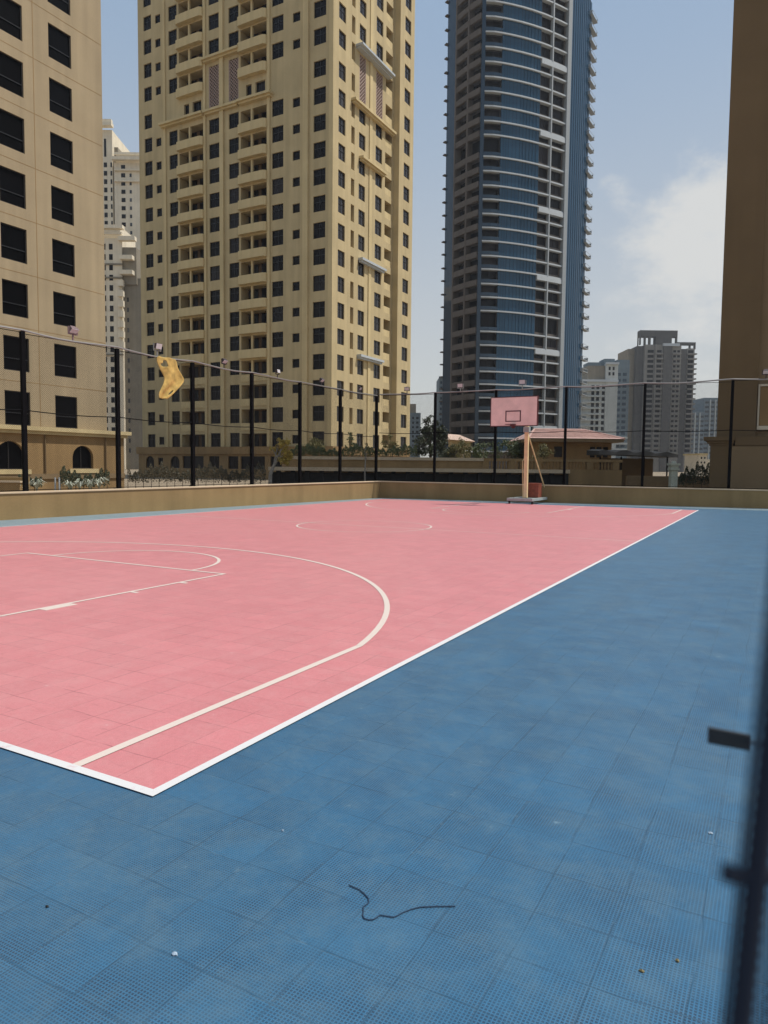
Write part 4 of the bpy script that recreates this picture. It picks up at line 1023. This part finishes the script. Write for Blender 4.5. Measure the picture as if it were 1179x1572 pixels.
# pavilion with pink tiled hip roof
T = thing('pavilion', 'pavilion with pink tiled hip roof and deep eaves behind the hoop', 'pavilion')
D = 60; o = fr(885, D); x = lambda p: rel(p, 885, D)
mb = MB(); mb.obox(o, FU, FN, x(818), x(938), -8, 0, -.35, zz(885, 677, D)); mb.build('wall', MT['podium'], T)
ze, zr_ = zz(885, 674, D), zz(885, 657, D)
ev = [fpos(o, FU, FN, x(806), 1.2, ze), fpos(o, FU, FN, x(950), 1.2, ze), fpos(o, FU, FN, x(950), -9.2, ze), fpos(o, FU, FN, x(806), -9.2, ze)]
rd = [fpos(o, FU, FN, x(832), -3.6, zr_), fpos(o, FU, FN, x(915), -3.6, zr_)]
mb = MB(); mb.quad(ev[0], ev[1], rd[1], rd[0]); mb.quad(ev[2], ev[3], rd[0], rd[1]); mb.tri(ev[1], ev[2], rd[1]); mb.tri(ev[3], ev[0], rd[0])
# courses of tiles
for k in range(1, 8):
    q = k/8; a = Vector(ev[0]).lerp(Vector(rd[0]), q); b = Vector(ev[1]).lerp(Vector(rd[1]), q); mb.tube(a+Vector((0, 0, .02)), b+Vector((0, 0, .02)), .045, k=4)
mb.tube(rd[0], rd[1], .12, k=6); mb.tube(ev[1], rd[1], .10, k=6); mb.tube(ev[0], rd[0], .10, k=6); mb.build('roof', MT['roof_tile'], T)
mb = MB(); mb.obox(o, FU, FN, x(806.5), x(949.5), -9.1, 1.15, ze-.28, ze-.02); mb.build('eave', MT['brown2'], T)
mb = MB()
for p0, p1 in ((905, 912), (915, 922), (925, 932), (828, 840), (850, 862)): mb.obox(o, FU, FN, x(p0), x(p1), .003, .06, zz(885, 702, D), zz(885, 686, D))
mb.build('window', MT['glass'], T)
# dark awning to its right
T = thing('awning', 'long dark awning roof right of the pavilion', 'awning')
D = 55; o = fr(980, D); x = lambda p: rel(p, 980, D)
z0 = zz(980, 699, D)
mb = MB()
for k in range(14):
    p0, p1 = 914+8.6*k, 914+8.6*(k+1); h0 = .45*math.sin(PI*min(1, (k+.3)/6))*(1 if k < 7 else 1-.05*(k-6)); h1 = .45*math.sin(PI*min(1, (k+1.3)/6))
    h0 = .30+.10*math.sin(k*1.7); h1 = .30+.10*math.sin((k+1)*1.7); s0 = -.12*max(0, k-5)/8; s1 = -.12*max(0, k-4)/8
    mb.hexa([fpos(o, FU, FN, x(p0), .8, z0+s0), fpos(o, FU, FN, x(p1), .8, z0+s1), fpos(o, FU, FN, x(p1), -2.5, z0+s1), fpos(o, FU, FN, x(p0), -2.5, z0+s0), fpos(o, FU, FN, x(p0), .7, z0+h0+s0), fpos(o, FU, FN, x(p1), .7, z0+h1+s1), fpos(o, FU, FN, x(p1), -2.5, z0+h1+s1+.1), fpos(o, FU, FN, x(p0), -2.5, z0+h0+s0+.1)])
mb.build('cover', MT['awning'], T)
for p in (918, 950, 985, 1020):
    mb = MB(); mb.tube(fpos(o, FU, FN, x(p), .5, -.35), fpos(o, FU, FN, x(p), .5, z0-.12), .06, k=6); mb.build('awning_post', MT['black'], T)
T = thing('terrace_wall', 'low dark brown wall under the long awning', 'wall')
mb = MB(); mb.obox(o, FU, FN, x(940), x(1022), -3, -2.6, -.35, zz(980, 701, D)-.1); mb.build('wall_body', MT['brown'], T)
mb = MB(); mb.obox(o, FU, FN, x(955), x(1160), .9, 1.3, -.35, zz(1040, 731, D)); mb.build('kerb', MT['brown2'], T)
# pale gate pillar
T = thing('gate_pillar', 'pale stone pillar with a moulded cap beyond the right end of the fence', 'pillar')
D = 43; o = fr(1034, D); zb_ = -.35
mb = MB(); mb.obox(o, FU, FN, -.20, .20, -.2, .2, zb_, zz(1034, 722, D)); mb.build('shaft', MT['stone_cap'], T, bevel=.02)
mb = MB(); z = zz(1034, 722, D); mb.obox(o, FU, FN, -.27, .27, -.27, .27, z+.002, z+.12); mb.obox(o, FU, FN, -.22, .22, -.22, .22, z+.122, z+.30); mb.obox(o, FU, FN, -.30, .30, -.30, .30, z+.302, z+.42); mb.build('cap', MT['stone_cap'], T)
mb = MB(); c = fpos(o, FU, FN, 0, 0, z+.42); mb.tube(c, (c[0], c[1], c[2]+.14), .16, .10, 10); mb.build('finial', MT['stone_cap'], T)
# hut with pale pink roof behind bushes, white canopy
T = thing('hut', 'small hut with pale pink roof half hidden by bushes', 'hut')
D = 75; o = fr(705, D); x = lambda p: rel(p, 705, D)
mb = MB(); mb.obox(o, FU, FN, x(693), x(722), -4, 0, -.35, zz(705, 676, D)); mb.build('wall', MT['beige'], T)
mb = MB(); z0 = zz(705, 675, D); z1 = zz(705, 665, D)
e = [fpos(o, FU, FN, x(686), .6, z0), fpos(o, FU, FN, x(728), .6, z0-.2), fpos(o, FU, FN, x(728), -4.6, z0-.2), fpos(o, FU, FN, x(686), -4.6, z0)]; r = [fpos(o, FU, FN, x(690), -2, z1), fpos(o, FU, FN, x(708), -2, z1-.1)]
mb.quad(e[0], e[1], r[1], r[0]); mb.quad(e[2], e[3], r[0], r[1]); mb.tri(e[1], e[2], r[1]); mb.tri(e[3], e[0], r[0]); mb.quad(e[3], e[2], e[1], e[0]); mb.build('roof', MT['roof_pale'], T)
T = thing('canopy', 'small white canopy top poking out of the bushes', 'canopy')
D = 64; o = fr(724, D); x = lambda p: rel(p, 724, D); z0 = zz(724, 694, D)
mb = MB(); c = fpos(o, FU, FN, 0, -1.0, z0+.42); q = [fpos(o, FU, FN, x(711), 0, z0), fpos(o, FU, FN, x(738), 0, z0), fpos(o, FU, FN, x(738), -2, z0), fpos(o, FU, FN, x(711), -2, z0)]
for i in range(4): mb.tri(q[i], q[(i+1) % 4], c)
mb.poly(list(reversed(q))); mb.build('cover', MT['white'], T)
for p in (712, 737):
    mb = MB(); mb.tube(fpos(o, FU, FN, x(p), -.1, -.35), fpos(o, FU, FN, x(p), -.1, z0), .04, k=6); mb.build('canopy_pole', MT['white'], T)

# ---------------------------------------------------------------- trees and plants
def leaf(mb, c, s, rng):
    d = Vector((rng.gauss(0, 1), rng.gauss(0, 1), rng.gauss(0, .7))); d.normalize(); a = d.orthogonal().normalized(); a = (Matrix.Rotation(rng.random()*6.28, 3, d) @ a); b = d.cross(a)
    L = s*(.7+.7*rng.random()); W = L*.42
    mb.quad(c-a*L*.5, c+b*W*.5+d*W*.12, c+a*L*.5, c-b*W*.5+d*W*.12)
def tree(name, label, base, trunk, blobs, n, ls, lm, bark, seed, group=None, cat='tree', r0=.12):
    rng = random.Random(seed); base = Vector(base); t = thing(name, label, cat, group, base)
    mb = MB(); pts = [Vector(p) for p in trunk]; k = len(pts)
    for i in range(k-1): mb.tube(pts[i], pts[i+1], r0*(1-.6*i/k), r0*(1-.6*(i+1)/k), 7)
    for (c, r) in blobs:
        s = pts[max(0, k-1-rng.randrange(0, 2))]; m = s.lerp(Vector(c), .5)+Vector((rng.uniform(-.1, .1), rng.uniform(-.1, .1), .05)); mb.tube(s, m, r0*.38, r0*.25, 5); mb.tube(m, Vector(c), r0*.25, r0*.10, 5)
        for q in range(3):
            e = Vector(c)+Vector((rng.gauss(0, 1), rng.gauss(0, 1), rng.gauss(0, 1))).normalized()*r*.8; mb.tube(m, e, r0*.14, r0*.05, 4)
    mb.build('trunk', MT[bark], t)
    mb = MB(); tot = sum(r**2 for c, r in blobs)
    for c, r in blobs:
        cl = [Vector(c)+Vector((rng.gauss(0, 1), rng.gauss(0, 1), rng.gauss(0, 1))).normalized()*r*(rng.random()**.45) for _ in range(max(5, int(16*r/1.0)))]
        for _ in range(int(n*r*r/tot)):
            q = rng.choice(cl); leaf(mb, q+Vector((rng.gauss(0, 1), rng.gauss(0, 1), rng.gauss(0, .8)))*r*.24, ls, rng)
    mb.build('crown', MT[lm], t); return t
def V3(px, py, D): return at(px, py, D)
def local(px, py, D, b, dd=0): return V3(px, py, D+dd)-Vector(b)
def base(px, D): v = V3(px, 717, D); return Vector((v.x, v.y, -.35))
b = base(414, 46)
tree('tree', 'small tree with yellow leaves and forked pale trunk by the left fence', b, [(0, 0, 0), local(415, 728, 46, b), local(420, 715, 46, b), local(427, 704, 46, b)],
     [(local(433, 688, 46, b), .40), (local(437, 700, 46, b), .42), (local(427, 692, 46, b, .3), .34), (local(440, 709, 46, b), .26), (local(417, 688, 46, b), .14), (local(430, 677, 46, b), .26), (local(437, 681, 46, b, -.3), .28)], 2200, .15, 'leaf_yellow', 'bark', 1, r0=.14)
b = base(661, 56)
tree('tree', 'dark sparse tree in front of the foot of the glass tower', b, [(0, 0, 0), local(661, 690, 56, b), local(660, 672, 56, b)],
     [(local(658, 668, 56, b), .75), (local(670, 672, 56, b, .5), .70), (local(650, 678, 56, b, -.3), .65), (local(662, 655, 56, b), .55), (local(657, 643, 56, b), .38), (local(675, 658, 56, b), .45), (local(683, 668, 56, b), .4), (local(680, 682, 56, b), .6), (local(652, 660, 56, b), .4), (local(664, 688, 56, b), .7), (local(645, 690, 56, b), .5)], 3600, .20, 'leaf_dark', 'bark_dark', 2, r0=.13)
b = base(561, 46)
tree('tree', 'thin pale sapling with a few small leaves at the fence corner', b, [(0, 0, 0), local(560, 725, 46, b), local(561, 708, 46, b), local(562, 696, 46, b)],
     [(local(562, 702, 46, b), .18), (local(559, 692, 46, b), .18), (local(565, 697, 46, b), .15), (local(563, 683, 46, b), .16)], 170, .09, 'leaf_olive', 'bark', 3, r0=.055)
b = base(484, 60)
tree('shrub', 'olive green shrub on the terrace under the beige tower corner', b, [(0, 0, 0), local(484, 700, 60, b), local(484, 690, 60, b)],
     [(local(478, 682, 60, b), .55), (local(488, 678, 60, b), .55), (local(483, 688, 60, b), .6), (local(492, 688, 60, b), .45), (local(474, 690, 60, b), .42)], 1300, .15, 'leaf_olive', 'bark_dark', 4, cat='shrub', r0=.08)
b = base(541, 60)
tree('shrub', 'thin green creeper shrub against the sunny face of the beige tower', b, [(0, 0, 0), local(541, 700, 60, b), local(540, 690, 60, b)],
     [(local(541, 688, 60, b), .40), (local(538, 676, 60, b), .30), (local(537, 667, 60, b), .20), (local(544, 684, 60, b), .3)], 520, .14, 'leaf_green', 'bark_dark', 5, cat='shrub', r0=.06)
b = base(603, 60)
tree('shrub', 'low green shrub left of the dark tree near the beige tower', b, [(0, 0, 0), local(603, 700, 60, b), local(602, 692, 60, b)],
     [(local(596, 688, 60, b), .40), (local(603, 682, 60, b), .40), (local(609, 690, 60, b), .4), (local(592, 676, 60, b), .3), (local(600, 672, 60, b), .25)], 750, .15, 'leaf_olive', 'bark_dark', 6, cat='shrub', r0=.06)
for i, (px, D, w_, yt, lm, lab) in enumerate(((700, 62, 15, 682, 'leaf_olive', 'yellowish bush below the hut with the pale pink roof'), (742, 62, 20, 676, 'leaf_green', 'green bush left of the basketball post, behind the balustrade'), (775, 63, 18, 680, 'leaf_green', 'green bush directly under the basketball backboard'), (797, 63, 12, 684, 'leaf_dark', 'dark bush touching the basketball post on its left'), (688, 63, 10, 692, 'leaf_dark', 'dark low bush at the foot of the sparse tree'))):
    b = base(px, D)
    bl = []
    rng = random.Random(50+i)
    for k in range(9): bl.append((local(px+rng.uniform(-1, 1)*w_, rng.uniform(yt, 703), D, b, rng.uniform(-1, 1)), rng.uniform(.4, .62)))
    tree('bush', lab, b, [(0, 0, 0), local(px, 705, D, b), local(px, 695, D, b)], bl, 1700, .17, lm, 'bark_dark', 60+i, cat='bush', r0=.07)
b = base(835, 56)
tree('tree', 'small olive leaved tree beside the basketball post before the pavilion', b, [(0, 0, 0), local(835, 715, 56, b), local(835, 702, 56, b)],
     [(local(833, 694, 56, b), .5), (local(841, 698, 56, b), .42), (local(826, 700, 56, b), .4), (local(836, 688, 56, b), .35)], 700, .14, 'leaf_olive', 'bark_dark', 9, r0=.07)
def hedge(label, px0, px1, D, yt, yb2, lm, seed, n, ls=.13, dep=.5):
    rng = random.Random(seed); b = base((px0+px1)/2, D); t = thing('hedge', label, 'hedge', None, b); mb = MB(); c = MB()
    for _ in range(n):
        p = rng.uniform(px0, px1); y = yb2+(yt-yb2)*(rng.random()**.6)*(.85+.25*math.sin(p*.55+seed)*math.sin(p*.21)+.22*math.sin(p*.083)); leaf(mb, local(p, y, D, b, rng.uniform(-dep, dep)), ls, rng)
    mb.build('leaves', MT[lm], t)
    zb_, z1 = zz((px0+px1)/2, yb2, D)+.35, zz((px0+px1)/2, yb2+(yt-yb2)*.55, D)+.35
    k = 0; p = px0
    while p < px1-1:
        a = local(p, 717, D, b); a.z = 0; c.tube(a, a+Vector((0, 0, max(.15, z1-.25))), .03, .015, 5); p += 12
    c.build('stems', MT['bark_dark'], t); return t
hedge('clipped green hedge on the terrace wall below the beige tower', 444, 640, 53.2, 685, 701, 'leaf_green', 21, 5200)
hedge('dark low hedge in the shade behind the left wall near the yellow tree', 196, 408, 50, 716, 741, 'leaf_olive2', 22, 6500, .12)
hedge('dark hedge under the arched windows of the tan block', 92, 168, 33, 722, 748, 'leaf_dark', 23, 3200, .085)
hedge('short dark hedge behind the first fence post at the left', 28, 64, 31, 728, 748, 'leaf_dark', 24, 1500, .085)
hedge('dark shrub row beyond the fence at the right of the pale pillar', 1042, 1092, 50, 716, 745, 'leaf_dark', 25, 1500, .16)
def strap(px, py, D, h, label, seed):
    rng = random.Random(seed); g = at(px, py, D); b = Vector((g.x, g.y, -.35)); t = thing('strap_plant', label, 'plant', 'pale strap-leaved plants behind the left wall', b); mb = MB(); top = g.z+.35
    for _ in range(26):
        a = rng.random()*6.28; l = h*(.6+.6*rng.random()); d = Vector((math.cos(a), math.sin(a), 0)); p0 = Vector((0, 0, top-h*.6)); p1 = p0+d*l*.35+Vector((0, 0, l*.75)); p2 = p0+d*l*.8+Vector((0, 0, l*.55)); s = Vector((-d.y, d.x, 0))*.022
        mb.quad(p0-s, p0+s, p1+s, p1-s); mb.quad(p1-s, p1+s, p2+s*.3, p2-s*.3)
    mb.build('leaves', MT['leaf_pale'], t)
    mb = MB(); mb.tube((0, 0, 0), (0, 0, top-h*.55), .05, .03, 6); mb.build('stem', MT['bark'], t)
    return t
for i, (px, py, lab) in enumerate(((34, 745, 'pale strap-leaved plant left of the first fence post'), (56, 741, 'pale strap-leaved plant just right of the first fence post'), (108, 742, 'leftmost pale strap-leaved plant under the arched window'), (122, 740, 'pale strap-leaved plant directly below the arched window'), (138, 741, 'second pale strap-leaved plant from the right under the arch'), (152, 738, 'rightmost pale strap-leaved plant by the end of the tan block'))): strap(px, py, 29.5, .55, lab, 70+i)
T = thing('bollard_light', 'pair of thin pale bollards behind the left wall', 'bollard'); o = fr(87, 28)
for p in (-.07, .09):
    mb = MB(); mb.tube(fpos(o, FU, FN, p, 0, -.35), fpos(o, FU, FN, p, 0, zz(87, 733, 28)), .03, k=8); mb.build('bollard_post', MT['band'], T)
T = thing('garden_bench', 'stepped beige masonry bench at the far left behind the wall', 'bench'); o = fr(5, 29)
mb = MB(); mb.obox(o, FU, FN, -4, .65, -.5, 0, -.35, zz(5, 741, 29)); mb.build('seat', MT['podium'], T)
mb = MB(); mb.obox(o, FU, FN, -4, .60, -.95, -.503, -.35, zz(5, 733, 29)); mb.build('backrest', MT['court_wall'], T)
mb = MB(); mb.obox(o, FU, FN, -4, .70, -.48, .06, zz(5, 741, 29)+.002, zz(5, 739.5, 29)+.03); mb.build('seat_slab', MT['coping'], T)
# ---------------------------------------------------------------- humid air
mb = MB(); mb.box(-460, 330, -30, 720, -1.4, 150); hzo = mb.build('haze', []); hzo['kind'] = 'stuff'
hm = bpy.data.materials.new('humid_air'); hm.use_nodes = True; ht = hm.node_tree
for nd_ in list(ht.nodes):
    if nd_.type == 'BSDF_PRINCIPLED': ht.nodes.remove(nd_)
pv = ht.nodes.new('ShaderNodeVolumePrincipled'); pv.inputs['Color'].default_value = (.86, .92, 1, 1); pv.inputs['Density'].default_value = .00016; pv.inputs['Anisotropy'].default_value = .2
ht.links.new(pv.outputs[0], [n for n in ht.nodes if n.type == 'OUTPUT_MATERIAL'][0].inputs['Volume'])
hzo.data.materials.append(hm)
